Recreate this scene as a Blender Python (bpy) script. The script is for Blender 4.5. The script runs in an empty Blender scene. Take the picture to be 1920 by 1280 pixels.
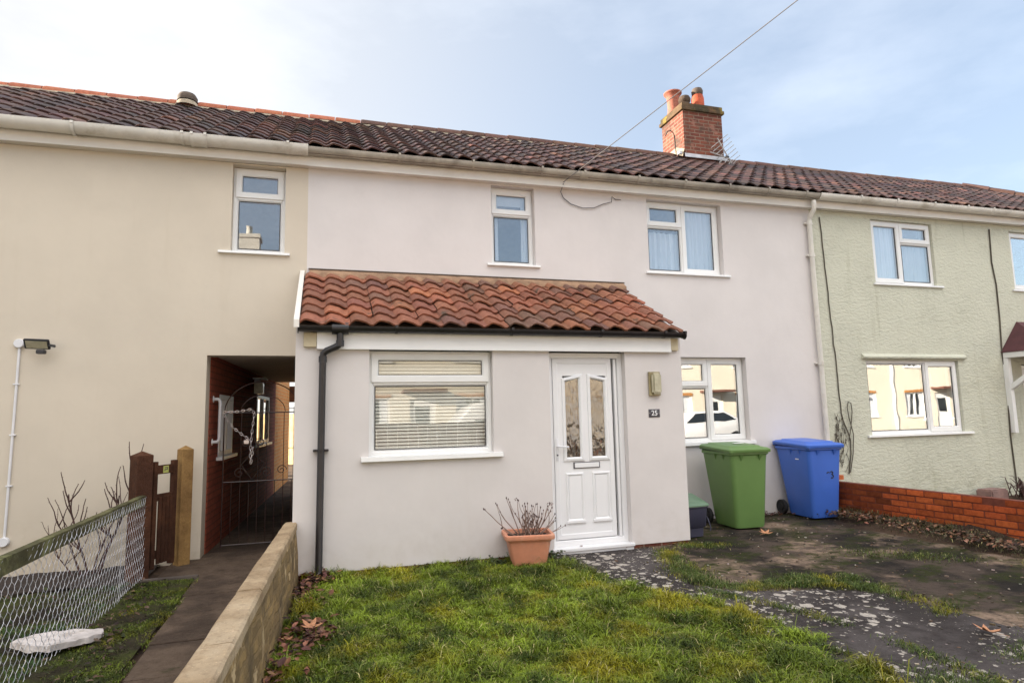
import bpy, bmesh, math, random
import numpy as np
from mathutils import Vector, Matrix, noise as mnoise
random.seed(7); rng = np.random.default_rng(7)
S = bpy.context.scene
COL = S.collection
R = math.radians
# ------------------------------------------------------------------ camera
def cam_axes(yaw, pit, rol):
    cy, sy, cp, sp = math.cos(yaw), math.sin(yaw), math.cos(pit), math.sin(pit)
    f = Vector((sy*cp, cy*cp, sp)); r = Vector((cy, -sy, 0)); u = r.cross(f)
    c, s = math.cos(rol), math.sin(rol)
    return c*r + s*u, -s*r + c*u, f
cd = bpy.data.cameras.new('camera'); cam = bpy.data.objects.new('camera', cd); COL.objects.link(cam)
cr, cu, cf = cam_axes(R(17.111), R(6.687), R(-1.268))
cam.matrix_world = Matrix(((cr.x, cu.x, -cf.x, 0), (cr.y, cu.y, -cf.y, -7.8), (cr.z, cu.z, -cf.z, 1.52), (0, 0, 0, 1)))
cd.sensor_width = 36; cd.lens = 36*1164.76/1920; cd.clip_end = 2000; cd.clip_start = 0.05
S.camera = cam
# ------------------------------------------------------------------ light
SUN_EL, SUN_AZ = R(17), R(-63)            # azimuth measured from +Y, negative = towards -X (left)
w = bpy.data.worlds.new('World'); S.world = w; w.use_nodes = True
nt = w.node_tree; nt.nodes.clear()
def wn(t, **k):
    n = nt.nodes.new(t)
    for a, b in k.items(): setattr(n, a, b)
    return n
sky = wn('ShaderNodeTexSky'); sky.sky_type = 'NISHITA'; sky.sun_disc = False
sky.sun_elevation = SUN_EL; sky.sun_rotation = SUN_AZ; sky.altitude = 20; sky.air_density = 1.0; sky.dust_density = 0.6; sky.ozone_density = 1.6
tc = wn('ShaderNodeTexCoord')
mp = wn('ShaderNodeMapping'); mp.inputs['Scale'].default_value = (1.0, 1.0, 2.6); mp.inputs['Location'].default_value = (3.1, 1.2, 0.4)
nt.links.new(tc.outputs['Generated'], mp.inputs['Vector'])
cn = wn('ShaderNodeTexNoise'); cn.inputs['Scale'].default_value = 2.1; cn.inputs['Detail'].default_value = 7; cn.inputs['Roughness'].default_value = 0.56
nt.links.new(mp.outputs[0], cn.inputs['Vector'])
cm = wn('ShaderNodeMapRange'); cm.inputs[1].default_value = 0.44; cm.inputs[2].default_value = 0.74; cm.inputs[3].default_value = 0.0; cm.inputs[4].default_value = 0.5
nt.links.new(cn.outputs['Fac'], cm.inputs[0])
# bright cloud added high in the unseen street-side sky (-Y) to light the facades
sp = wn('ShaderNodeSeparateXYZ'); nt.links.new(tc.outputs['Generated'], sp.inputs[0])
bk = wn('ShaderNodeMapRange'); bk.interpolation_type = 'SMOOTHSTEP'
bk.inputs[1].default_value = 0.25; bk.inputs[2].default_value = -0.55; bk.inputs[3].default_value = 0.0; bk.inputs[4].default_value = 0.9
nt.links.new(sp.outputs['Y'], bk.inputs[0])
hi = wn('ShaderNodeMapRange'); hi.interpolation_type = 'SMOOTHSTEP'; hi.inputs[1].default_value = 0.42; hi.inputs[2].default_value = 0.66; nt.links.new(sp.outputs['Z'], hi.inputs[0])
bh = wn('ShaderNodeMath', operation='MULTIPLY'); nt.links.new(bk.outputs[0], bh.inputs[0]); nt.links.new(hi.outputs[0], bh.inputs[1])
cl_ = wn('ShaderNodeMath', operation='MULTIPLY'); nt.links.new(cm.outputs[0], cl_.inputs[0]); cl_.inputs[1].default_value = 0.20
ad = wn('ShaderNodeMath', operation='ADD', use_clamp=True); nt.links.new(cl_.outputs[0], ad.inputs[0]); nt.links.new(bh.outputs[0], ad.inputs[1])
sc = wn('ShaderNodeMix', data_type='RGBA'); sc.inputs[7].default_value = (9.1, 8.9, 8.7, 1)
vl = wn('ShaderNodeMix', data_type='RGBA'); vl.inputs[0].default_value = 0.62; vl.inputs[7].default_value = (1.72, 1.92, 2.22, 1)
nt.links.new(sky.outputs[0], vl.inputs[6])
# bright aureole of thin haze round the low sun
sv = wn('ShaderNodeVectorMath', operation='DOT_PRODUCT'); nt.links.new(tc.outputs['Generated'], sv.inputs[0])
sv.inputs[1].default_value = (math.sin(SUN_AZ), math.cos(SUN_AZ), 0.12)
gw = wn('ShaderNodeMapRange'); gw.interpolation_type = 'SMOOTHSTEP'; gw.inputs[1].default_value = -0.12; gw.inputs[2].default_value = 0.80; gw.inputs[3].default_value = 0.0; gw.inputs[4].default_value = 0.92
nt.links.new(sv.outputs['Value'], gw.inputs[0])
v2 = wn('ShaderNodeMix', data_type='RGBA'); v2.inputs[7].default_value = (2.62, 2.62, 2.62, 1); nt.links.new(gw.outputs[0], v2.inputs[0]); nt.links.new(vl.outputs[2], v2.inputs[6])
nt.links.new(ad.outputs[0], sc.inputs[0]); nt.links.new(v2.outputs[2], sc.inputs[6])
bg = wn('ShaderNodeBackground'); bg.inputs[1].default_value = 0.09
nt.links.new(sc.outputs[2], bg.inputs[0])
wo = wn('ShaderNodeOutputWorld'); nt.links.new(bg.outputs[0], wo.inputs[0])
sd = bpy.data.lights.new('sun', 'SUN'); sd.energy = 4.2; sd.angle = R(0.5); sd.color = (1.0, 0.88, 0.74)
so = bpy.data.objects.new('sun', sd); COL.objects.link(so)
sdir = Vector((math.sin(SUN_AZ)*math.cos(SUN_EL), math.cos(SUN_AZ)*math.cos(SUN_EL), math.sin(SUN_EL)))
so.rotation_euler = sdir.to_track_quat('Z', 'Y').to_euler()
S.view_settings.view_transform = 'Standard'; S.view_settings.look = 'None'; S.view_settings.gamma = 1.0
S.view_settings.exposure = 2.06
# ------------------------------------------------------------------ materials
MATS = {}
class NB:
    def __init__(s, name):
        s.m = bpy.data.materials.new(name); s.m.use_nodes = True; s.t = s.m.node_tree
        s.b = s.t.nodes['Principled BSDF']; s.tc = s.t.nodes.new('ShaderNodeTexCoord'); s.geo = s.t.nodes.new('ShaderNodeNewGeometry')
        MATS[name] = s.m
    def n(s, t, ins=None, **k):
        n = s.t.nodes.new(t)
        for a, b in k.items(): setattr(n, a, b)
        for a, b in (ins or {}).items():
            if isinstance(b, bpy.types.NodeSocket): s.t.links.new(b, n.inputs[a])
            else: n.inputs[a].default_value = b
        return n
    def pos(s, scale=(1, 1, 1)):
        return s.n('ShaderNodeMapping', {'Vector': s.geo.outputs['Position'], 'Scale': scale}).outputs[0]
    def noise(s, scale, detail=4, rough=.55, v=None, dist=0):
        return s.n('ShaderNodeTexNoise', {'Vector': v or s.geo.outputs['Position'], 'Scale': scale, 'Detail': detail, 'Roughness': rough, 'Distortion': dist}).outputs['Fac']
    def rng(s, x, a, b, c=0., d=1., smooth=True):
        return s.n('ShaderNodeMapRange', {0: x, 1: a, 2: b, 3: c, 4: d}, interpolation_type='SMOOTHSTEP' if smooth else 'LINEAR').outputs[0]
    def mix(s, f, a, b, mode='MIX'):
        return s.n('ShaderNodeMix', {0: f, 6: c4(a), 7: c4(b)}, data_type='RGBA', blend_type=mode).outputs[2]
    def math(s, op, a, b=0.):
        return s.n('ShaderNodeMath', {0: a, 1: b}, operation=op).outputs[0]
    def bump(s, h, strength=.3, dist=.01, prev=None):
        i = {'Height': h, 'Strength': strength, 'Distance': dist}
        if prev: i['Normal'] = prev
        return s.n('ShaderNodeBump', i).outputs[0]
    def out(s, col=None, rough=.7, normal=None, spec=.5, metal=0.):
        def put(k, v):
            if v is None: return
            if isinstance(v, bpy.types.NodeSocket): s.t.links.new(v, s.b.inputs[k])
            else: s.b.inputs[k].default_value = v
        put('Base Color', col if isinstance(col, bpy.types.NodeSocket) else c4(col)); put('Roughness', rough); put('Normal', normal)
        put('Specular IOR Level', spec); put('Metallic', metal)
        return s.m
def c4(c):
    return c if isinstance(c, bpy.types.NodeSocket) else (c[0], c[1], c[2], 1)
def render_mat(name, c, stain, green=None, rough=False):
    b = NB(name)
    n1 = b.noise(.9, 5, .6); n2 = b.noise(5, 6, .65); n3 = b.noise(1, 5, .6, b.pos((5, 5, .5)))
    col = b.mix(b.rng(n1, .35, .7), c, [x*.93 for x in c])
    col = b.mix(b.rng(n2, .5, .8, 0, .25), col, [x*.9 for x in c])
    z = b.n('ShaderNodeSeparateXYZ', {0: b.geo.outputs['Position']}).outputs['Z']
    low = b.math('MULTIPLY', b.rng(z, .75, .0), b.rng(n2, .38, .68))
    col = b.mix(b.math('MULTIPLY', low, stain[3]), col, stain[:3])
    col = b.mix(b.math('MULTIPLY', b.rng(n3, .56, .75), stain[4]), col, stain[:3])
    if rough:
        v = b.pos((1, 1, 2.1))
        a = b.noise(13, 4, .6, v, .5); g = b.noise(3.2, 3, .5, v, .9)
        ridge = b.rng(b.math('ABSOLUTE', b.math('SUBTRACT', g, .5)), .0, .045, 1, 0)
        hh = b.math('ADD', a, b.math('MULTIPLY', ridge, -.10))
        crk = b.math('MULTIPLY', ridge, b.rng(n1, .45, .62))
        col = b.mix(b.math('MULTIPLY', crk, .16), col, (.16, .16, .09))
        dirt = b.math('MULTIPLY', b.rng(b.noise(13, 3, .6, v), .63, .75), b.rng(b.noise(1.6, 3), .5, .7))
        col = b.mix(b.math('MULTIPLY', dirt, .6), col, (.14, .13, .08))
        nr = b.bump(hh, .8, .022); nr = b.bump(b.noise(70, 3, .6), .4, .006, nr)
    else:
        nr = b.bump(b.noise(2.2, 3), .25, .03); nr = b.bump(b.noise(160, 3, .6), .22, .003, nr)
    return b.out(col, .88, nr, .25)
render_mat('render_pink', (.685, .645, .628), (.50, .44, .38, .22, .06))
render_mat('render_cream', (.63, .56, .46), (.42, .34, .23, .5, .09))
render_mat('render_green', (.595, .595, .485), (.26, .25, .14, .35, .35), rough=True)
render_mat('render_opposite', (.78, .72, .60), (.4, .33, .2, .3, .1))
def simple(name, c, rough=.5, var=.12, scale=6, bump=.1, spec=.5, bscale=60, dirt=None, metal=0.):
    b = NB(name); n1 = b.noise(scale, 5, .6)
    col = b.mix(b.rng(n1, .3, .72), [x*(1+var*.5) for x in c], [x*(1-var) for x in c])
    if dirt: col = b.mix(b.rng(b.noise(scale*.7, 6, .7), dirt[3], dirt[3]+.22, 0, dirt[4]), col, dirt[:3])
    nr = b.bump(b.noise(bscale, 4, .6), bump, .004) if bump else None
    return b.out(col, rough, nr, spec, metal)
simple('upvc', (.80, .80, .79), .32, .03, 3, .02)
simple('upvc_door', (.80, .80, .81), .30, .02, 3, .02)
simple('fascia_white', (.78, .74, .68), .45, .06, 2, .04, dirt=(.5, .42, .3, .52, .35))
simple('gutter_white', (.70, .67, .61), .42, .10, 2.5, .05, dirt=(.33, .28, .20, .5, .6))
simple('gutter_weathered', (.40, .36, .30), .5, .25, 3, .15, dirt=(.15, .125, .10, .46, .75))
simple('gutter_black', (.018, .016, .018), .32, .2, 9, .05, dirt=(.10, .09, .08, .6, .4))
simple('block_cream', (.58, .50, .34), .8, .1, 5, .2)
simple('mortar', (.40, .33, .24), .95, .3, 9, .7, bscale=45, dirt=(.12, .10, .07, .5, .6))
simple('mortar_warm', (.34, .21, .13), .95, .3, 9, .7, bscale=45, dirt=(.14, .09, .06, .5, .6))
simple('lead', (.42, .42, .44), .5, .25, 6, .3, dirt=(.15, .14, .14, .5, .5))
simple('flashing_dark', (.10, .07, .05), .8, .3, 8, .3)
simple('metal_white', (.72, .72, .74), .3, .05)
simple('metal_red', (.030, .010, .008), .35, .2, 12, .1)
simple('chain', (.62, .55, .54), .35, .1, metal=.7)
simple('wire_mesh', (.52, .52, .55), .45, .2, 3, 0, metal=.35)
simple('plastic_dark', (.03, .03, .035), .45, .1)
simple('rubber', (.012, .012, .013), .75, .1)
simple('caddy_grey', (.045, .045, .075), .5, .1)
simple('caddy_lid', (.13, .21, .135), .45, .1)
simple('terracotta_plastic', (.62, .26, .155), .55, .10, 8, .06, dirt=(.66, .42, .32, .5, .5))
simple('soil', (.028, .018, .014), .95, .5, 20, 1, bscale=50)
simple('twig', (.25, .165, .13), .8, .3, 30, .4)
simple('rose_stem', (.075, .035, .030), .7, .4, 30, .4)
simple('stone_white', (.66, .60, .57), .85, .25, 10, .9, dirt=(.30, .24, .19, .5, .7))
simple('concrete_dark', (.085, .066, .056), .85, .3, 3, .5, dirt=(.17, .14, .12, .5, .5))
simple('yard_concrete', (.30, .27, .23), .85, .2, 2, .3)
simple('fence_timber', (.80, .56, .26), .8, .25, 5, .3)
simple('road_asphalt', (.06, .06, .06), .85, .2, 4, .4)
simple('pavement', (.30, .28, .26), .9, .15, 2, .3)
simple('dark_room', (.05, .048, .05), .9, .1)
simple('curtain', (.66, .68, .72), .9, .05, 3, .1)
simple('curtain_grey', (.40, .39, .40), .9, .1, 3, .1)
simple('blind', (.90, .87, .80), .55, .05)
simple('lamp_brass', (.30, .255, .145), .3, .25, 18, .1, metal=.2)
simple('lamp_diffuser', (.46, .43, .31), .22, .2, 14, .05)
simple('plate_grey', (.06, .055, .065), .45, .1)
simple('number_white', (.85, .85, .85), .5, .02)
simple('marker', (.008, .010, .03), .6, .1)
simple('sticker', (.52, .55, .16), .5, .1)
simple('cable_grey', (.16, .15, .15), .6, .1)
simple('cable_dark', (.085, .070, .050), .7, .2)
simple('aerial_metal', (.42, .40, .39), .45, .2, metal=.6)
simple('brown_mastic', (.25, .19, .12), .8, .2)
simple('car_white', (.75, .75, .76), .18, .02, bump=0)
simple('car_grey', (.22, .24, .27), .18, .02, bump=0)
simple('car_glass', (.02, .025, .03), .05, .02, bump=0)
simple('hub_metal', (.5, .5, .5), .3, .05, metal=.8)
simple('brick_block', (.26, .16, .14), .9, .3, 6, .6)
simple('opp_stack', (.62, .60, .54), .85, .1, 3, .2)
simple('opp_roof', (.16, .07, .05), .8, .3, 4, .4)
simple('leaf_orange', (.52, .24, .12), .7, .3, 60, .3)
simple('leaf_brown', (.17, .075, .045), .75, .4, 60, .3)
simple('canopy_roof', (.085, .028, .032), .8, .2)
def attr_mat(name, rough=.6, spec=.3, moss=None, bump=.3, bs=70, trans=0., spots=None):
    b = NB(name); a = b.n('ShaderNodeAttribute', attribute_name='Col').outputs['Color']
    n1 = b.noise(22, 5, .65)
    col = b.mix(b.rng(n1, .3, .75), a, b.mix(1., a, (.66, .62, .60), 'MULTIPLY'))
    if moss: col = b.mix(b.rng(b.noise(moss[4], 5, .7), moss[3], moss[3]+.1, 0, .85), col, moss[:3])
    if spots: col = b.mix(b.rng(b.noise(31, 2, .5), .71, .74, 0, .8), col, spots)
    m = b.out(col, rough, b.bump(b.noise(bs, 4, .6), bump, .004), spec)
    return m
attr_mat('roof_tile', .62, .4, (.055, .045, .030, .60, 3.5), .5, 55, spots=(.30, .22, .15))
attr_mat('roof_tile_dark', .52, .4, (.050, .042, .034, .6, 2.2), .5, 55, spots=(.20, .17, .16))
attr_mat('ridge_tile', .75, .3, (.10, .07, .05, .62, 5), .4, 50)
attr_mat('grass_blade', .5, .3, None, 0, 50)
attr_mat('litter', .7, .3, None, .3, 60)
attr_mat('timber', .75, .3, None, .3, 60)
def glass(name, tint, base, refl=3.0, ripple=0.):
    b = NB(name); t = b.t; t.nodes.remove(b.b)
    io = b.n('ShaderNodeMix', {0: b.geo.outputs['Backfacing'], 2: 1.52, 3: 1/1.52}, data_type='FLOAT')
    fr = b.n('ShaderNodeFresnel', {'IOR': io.outputs[0]})
    f = b.n('ShaderNodeMath', {0: fr.outputs[0], 1: refl, 2: base}, operation='MULTIPLY_ADD', use_clamp=True)
    tr = b.n('ShaderNodeBsdfTransparent', {'Color': c4(tint)}); gl = b.n('ShaderNodeBsdfGlossy', {'Color': (1, 1, 1, 1), 'Roughness': .0})
    h = b.noise(1.6 if not ripple else 26, 2, .5, b.pos((1, 1, 1)) if not ripple else b.pos((1, 1, .35)))
    nr = b.bump(h, .22 if not ripple else ripple, .004 if not ripple else .01)
    t.links.new(nr, gl.inputs['Normal'])
    mx = b.n('ShaderNodeMixShader', {0: f.outputs[0], 1: tr.outputs[0], 2: gl.outputs[0]})
    t.links.new(mx.outputs[0], t.nodes['Material Output'].inputs[0]); return b.m
glass('glass', (.93, .95, .96), .05, 3.2)
glass('glass_clear', (.95, .96, .95), .01, 1.8)
glass('glass_bright', (.80, .84, .84), .26, 2.4)
glass('glass_ripple', (.60, .50, .36), .06, 2.6, .55)
def brick_mat(name, c1, c2, mortar, stain=None, sw=False, bw=.225, bh=.075, msize=.010, wob=.0, light=None):
    b = NB(name)
    sep = b.n('ShaderNodeSeparateXYZ', {0: b.geo.outputs['Position']})
    nrm = b.n('ShaderNodeSeparateXYZ', {0: b.geo.outputs['Normal']})
    isx = b.math('GREATER_THAN', b.math('ABSOLUTE', nrm.outputs[0]), .5)
    u = b.n('ShaderNodeMix', {0: isx, 2: sep.outputs[0], 3: sep.outputs[1]}, data_type='FLOAT').outputs[0]
    v = b.n('ShaderNodeCombineXYZ', {0: u, 1: sep.outputs[2], 2: 0.}).outputs[0]
    if wob: v = b.mix(wob, v, b.n('ShaderNodeTexNoise', {'Vector': b.geo.outputs['Position'], 'Scale': 6.}).outputs['Color'], 'ADD')
    br = b.n('ShaderNodeTexBrick', {'Vector': v, 'Color1': c4(c1), 'Color2': c4(c2), 'Mortar': c4(mortar), 'Scale': 1., 'Mortar Size': msize, 'Mortar Smooth': .25, 'Bias': 0., 'Brick Width': bw, 'Row Height': bh})
    n1 = b.noise(14, 5, .65)
    col = b.mix(b.rng(n1, .35, .75, 0, .5), br.outputs['Color'], b.mix(1., br.outputs['Color'], (.55, .5, .5), 'MULTIPLY'))
    if light: col = b.mix(b.rng(b.noise(light[4], 4, .6), light[3], light[3]+.06, 0, .75), col, light[:3])
    if stain: col = b.mix(b.rng(b.noise(2.3, 5, .6), stain[3], stain[3]+.2, 0, .85), col, stain[:3])
    nr = b.bump(b.math('SUBTRACT', b.noise(60, 3), b.math('MULTIPLY', br.outputs['Fac'], 1.6)), .6, .008)
    return b.out(col, .85, nr, .3)
brick_mat('brick_orange', (.50, .115, .030), (.40, .085, .026), (.20, .06, .030), (.20, .045, .03, .62), light=(.62, .30, .20, .72, 7.))
brick_mat('brick_chimney', (.23, .070, .042), (.13, .040, .028), (.24, .165, .12), (.07, .05, .038, .47), light=(.30, .14, .10, .58, 3.5))
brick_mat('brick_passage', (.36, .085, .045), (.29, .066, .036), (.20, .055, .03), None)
brick_mat('brick_yard', (.60, .26, .08), (.50, .20, .06), (.50, .34, .16), None)  # orange glow at the passage's far end is put into this brick colour
def mossy(name, base, dark, moss, spots=None, sand=None, m0=.5):
    b = NB(name)
    n1 = b.noise(1.3, 6, .62); n2 = b.noise(9, 6, .7); n3 = b.noise(2.1, 5, .6, b.pos((1, 1.5, 1))); n4 = b.noise(.75, 6, .62)
    col = b.mix(b.rng(n1, .42, .57), base, dark)
    if sand: col = b.mix(b.math('MULTIPLY', b.rng(n4, .50, .60), b.rng(n2, .3, .6)), col, sand)
    col = b.mix(b.math('MULTIPLY', b.rng(n3, m0, m0+.12), b.rng(n2, .35, .6)), col, moss)
    col = b.mix(b.rng(n2, .35, .7, 0, .45), col, b.mix(1., col, (.45, .42, .4), 'MULTIPLY'))
    if spots:
        wv = b.mix(.10, b.geo.outputs['Position'], b.n('ShaderNodeTexNoise', {'Vector': b.geo.outputs['Position'], 'Scale': 13., 'Detail': 5., 'Roughness': .65}).outputs['Color'], 'ADD')
        for scl, th in ((8.5, .36), (15., .36), (30., .34)):
            vo = b.n('ShaderNodeTexVoronoi', {'Vector': wv, 'Scale': scl})
            pick = b.n('ShaderNodeSeparateColor', {0: vo.outputs['Color']}).outputs[0]
            r = b.math('MULTIPLY', b.rng(pick, .30, 1., 0, th, False), b.rng(b.noise(1.0, 3), .32, .54, .4, 1.4))
            d = b.math('SUBTRACT', r, vo.outputs['Distance'])
            col = b.mix(b.math('MULTIPLY', b.rng(d, .0, .05), b.rng(b.noise(40, 3), .3, .55, .55, 1.)), col, spots)
    ag = b.noise(95, 2, .5); col = b.mix(b.rng(ag, .60, .72, 0, .45), col, b.mix(1., col, (1.7, 1.65, 1.6), 'MULTIPLY'))
    fine = b.noise(38, 5, .75); col = b.mix(b.rng(fine, .50, .70, 0, .5), col, b.mix(1., col, (.45, .42, .4), 'MULTIPLY'))
    nr = b.bump(n2, .6, .03); nr = b.bump(fine, .7, .010, nr)
    return b.out(col, .92, nr, .15)
mossy('drive_mat', (.084, .062, .049), (.022, .018, .015), (.034, .040, .009), None, (.33, .235, .17), .45)
mossy('path_mat', (.090, .077, .074), (.048, .040, .038), (.065, .065, .022), (.46, .41, .355), None, .64)
mossy('slab_mat', (.125, .090, .066), (.070, .050, .038), (.040, .042, .016), None, None, .62)
mossy('lawn_base', (.11, .11, .012), (.06, .058, .012), (.19, .18, .010), None, None, .45)
mossy('moss_base', (.042, .036, .020), (.022, .017, .012), (.055, .068, .014), None, None, .42)
mossy('earth', (.085, .056, .038), (.042, .028, .021), (.060, .058, .018), None, (.12, .075, .05), .55)
brick_mat('lowwall_side', (.36, .24, .10), (.17, .115, .055), (.25, .17, .08), (.09, .065, .038, .46), wob=.05, light=(.58, .43, .25, .58, 5.), msize=.014)
mossy('lowwall_top', (.48, .36, .23), (.36, .26, .16), (.22, .16, .09), None, (.56, .44, .30), .60)
mossy('chimney_cap', (.15, .10, .06), (.075, .06, .038), (.28, .21, .05), None, (.22, .12, .07), .50)
mossy('rail_green', (.15, .14, .070), (.075, .070, .038), (.26, .27, .12), None, None, .52)
mossy('timber_brown', (.115, .050, .028), (.070, .032, .020), (.06, .035, .025), None, None, .6)
mossy('timber_pale', (.36, .22, .085), (.27, .16, .065), (.16, .10, .05), None, None, .66)
# ------------------------------------------------------------------ mesh helpers
ORG = {}
class MB:
    def __init__(s): s.v = []; s.f = []; s.mi = []; s.mats = []; s.sm = []; s.col = {}
    def m(s, name):
        if name not in s.mats: s.mats.append(name)
        return s.mats.index(name)
    def add(s, vs, fs, mat, smooth=False, col=None):
        o = len(s.v); s.v += [tuple(v) for v in vs]; k = s.m(mat)
        for f in fs: s.f.append(tuple(i+o for i in f)); s.mi.append(k); s.sm.append(smooth)
        if col is not None:
            for i in range(o, len(s.v)): s.col[i] = col
    def box(s, x0, x1, y0, y1, z0, z1, mat, bev=0., col=None):
        if x0 > x1: x0, x1 = x1, x0
        if y0 > y1: y0, y1 = y1, y0
        if z0 > z1: z0, z1 = z1, z0
        if bev:
            bm = bmesh.new(); bmesh.ops.create_cube(bm, size=1)
            for v in bm.verts: v.co = Vector(((x0+x1)/2+v.co.x*(x1-x0), (y0+y1)/2+v.co.y*(y1-y0), (z0+z1)/2+v.co.z*(z1-z0)))
            bmesh.ops.bevel(bm, geom=bm.edges[:], offset=bev, segments=2, affect='EDGES', profile=.6)
            s.bm(bm, mat, False, col); return
        s.add([(x, y, z) for x in (x0, x1) for y in (y0, y1) for z in (z0, z1)],
              [(0, 1, 3, 2), (4, 6, 7, 5), (0, 4, 5, 1), (2, 3, 7, 6), (0, 2, 6, 4), (1, 5, 7, 3)], mat, False, col)
    def bm(s, bm, mat, smooth=False, col=None, M=None):
        bm.verts.ensure_lookup_table()
        for i, v in enumerate(bm.verts): v.index = i
        s.add([(M @ v.co if M else v.co)[:] for v in bm.verts], [[v.index for v in f.verts] for f in bm.faces], mat, smooth, col); bm.free()
    def obox(s, c, ax, ay, az, mat, bev=0., col=None):        # oriented box: centre, half vectors
        bm = bmesh.new(); bmesh.ops.create_cube(bm, size=2)
        if bev:
            for v in bm.verts: v.co = Vector((v.co.x*Vector(ax).length, v.co.y*Vector(ay).length, v.co.z*Vector(az).length))
            bmesh.ops.bevel(bm, geom=bm.edges[:], offset=bev, segments=2, affect='EDGES')
            a, b_, c_ = Vector(ax).normalized(), Vector(ay).normalized(), Vector(az).normalized()
        else: a, b_, c_ = Vector(ax), Vector(ay), Vector(az)
        for v in bm.verts: v.co = Vector(c)+a*v.co.x+b_*v.co.y+c_*v.co.z
        s.bm(bm, mat, False, col)
    def tube(s, pts, r, mat, n=8, cap=True, smooth=True, col=None, closed=False):
        pts = [Vector(p) for p in pts]; N = len(pts)
        rs = r if isinstance(r, (list, tuple)) else [r]*N
        vs = []; fs = []; up = Vector((0, 0, 1)); prev = None
        for i, p in enumerate(pts):
            if closed: t = pts[(i+1) % N]-pts[i-1]
            else: t = pts[min(i+1, N-1)]-pts[max(i-1, 0)]
            t.normalize()
            if prev is None:
                a = t.cross(up if abs(t.z) < .95 else Vector((1, 0, 0))).normalized()
            else:
                a = prev - t*prev.dot(t)
                if a.length < 1e-6: a = t.cross(up)
                a.normalize()
            prev = a; b = t.cross(a)
            for k in range(n):
                an = 2*math.pi*k/n; vs.append(p+(a*math.cos(an)+b*math.sin(an))*rs[i])
        for i in range(N if closed else N-1):
            j = (i+1) % N
            for k in range(n): fs.append((i*n+k, i*n+(k+1) % n, j*n+(k+1) % n, j*n+k))
        if cap and not closed: fs.append(tuple(range(n-1, -1, -1))); fs.append(tuple((N-1)*n+k for k in range(n)))
        s.add(vs, fs, mat, smooth, col)
    def lathe(s, c, prof, mat, n=20, axis='Z', smooth=True, col=None):
        vs = []; fs = []
        for r, h in prof:
            for k in range(n):
                a = 2*math.pi*k/n; x, y = r*math.cos(a), r*math.sin(a)
                p = (x, y, h) if axis == 'Z' else ((h, x, y) if axis == 'X' else (x, h, y))
                vs.append((c[0]+p[0], c[1]+p[1], c[2]+p[2]))
        for i in range(len(prof)-1):
            for k in range(n): fs.append((i*n+k, i*n+(k+1) % n, (i+1)*n+(k+1) % n, (i+1)*n+k))
        s.add(vs, fs, mat, smooth, col)
    def ring(s, pts, prof, mat):       # closed polygon in XZ, profile [(inset, y)], mitred; closed section
        n = len(pts); P = [Vector(p) for p in pts]; vs = []; fs = []
        area = sum(P[i].x*P[(i+1) % n].y-P[(i+1) % n].x*P[i].y for i in range(n)); sg = 1 if area > 0 else -1
        for i in range(n):
            e0 = (P[i]-P[i-1]).normalized(); e1 = (P[(i+1) % n]-P[i]).normalized()
            n0 = Vector((-e0.y, e0.x))*sg; n1 = Vector((-e1.y, e1.x))*sg
            m = (n0+n1); m = m/(m.dot(n0))
            for ins, y in prof: q = P[i]+m*ins; vs.append((q.x, y, q.y))
        k = len(prof)
        for i in range(n):
            j = (i+1) % n
            for a in range(k): b = (a+1) % k; fs.append((i*k+a, i*k+b, j*k+b, j*k+a))
        s.add(vs, fs, mat)
    def ringbox(s, x0, x1, z0, z1, wd, yf, yb, mat, ch=.010):
        s.ring([(x0, z0), (x1, z0), (x1, z1), (x0, z1)], [(0, yb), (0, yf+.003), (.003, yf), (wd-ch, yf), (wd, yf+ch), (wd, yb)], mat)
    def loft(s, secs, mat, smooth=True, cap=True, rs=4):   # sections: (x0,x1,y0,y1,z,r)
        vs = []; fs = []; n = 4*(rs+1)
        for x0, x1, y0, y1, z, r in secs:
            zz = z if callable(z) else (lambda x, y, z=z: z)
            for (cx, cy, a0) in ((x1-r, y1-r, 0), (x0+r, y1-r, 90), (x0+r, y0+r, 180), (x1-r, y0+r, 270)):
                for k in range(rs+1):
                    a = R(a0+90*k/rs); x = cx+r*math.cos(a); y = cy+r*math.sin(a); vs.append((x, y, zz(x, y)))
        for i in range(len(secs)-1):
            for k in range(n): fs.append((i*n+k, i*n+(k+1) % n, (i+1)*n+(k+1) % n, (i+1)*n+k))
        if cap: fs.append(tuple(range(n-1, -1, -1))); fs.append(tuple((len(secs)-1)*n+k for k in range(n)))
        s.add(vs, fs, mat, smooth)
    def build(s, name, parent=None, local=False, loc=None):
        me = bpy.data.meshes.new(name)
        o = Vector((0, 0, 0))
        if parent is not None and not local: o = ORG[parent.name]
        if loc is not None: o = Vector(loc)
        me.from_pydata([(a-o.x, b-o.y, c-o.z) for a, b, c in s.v], [], s.f)
        for n in s.mats: me.materials.append(MATS[n])
        me.polygons.foreach_set('material_index', s.mi); me.polygons.foreach_set('use_smooth', s.sm)
        if s.col:
            ca = me.color_attributes.new('Col', 'FLOAT_COLOR', 'POINT'); arr = np.ones((len(s.v), 4), np.float32)*.3
            for i, c in s.col.items(): arr[i, :3] = c
            ca.data.foreach_set('color', arr.ravel())
        me.update()
        bm = bmesh.new(); bm.from_mesh(me); bmesh.ops.recalc_face_normals(bm, faces=bm.faces[:]); bm.to_mesh(me); bm.free()
        ob = bpy.data.objects.new(name, me); COL.objects.link(ob)
        if any(s.sm) and not all(s.sm) is False or any(s.sm):
            try: me.set_sharp_from_angle(angle=R(42))
            except Exception: pass
        if parent is not None: ob.parent = parent; ORG[ob.name] = ORG[parent.name] if not local else Vector((0, 0, 0))
        else: ORG[ob.name] = o; ob.location = o if loc is not None else (0, 0, 0)
        return ob
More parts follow.
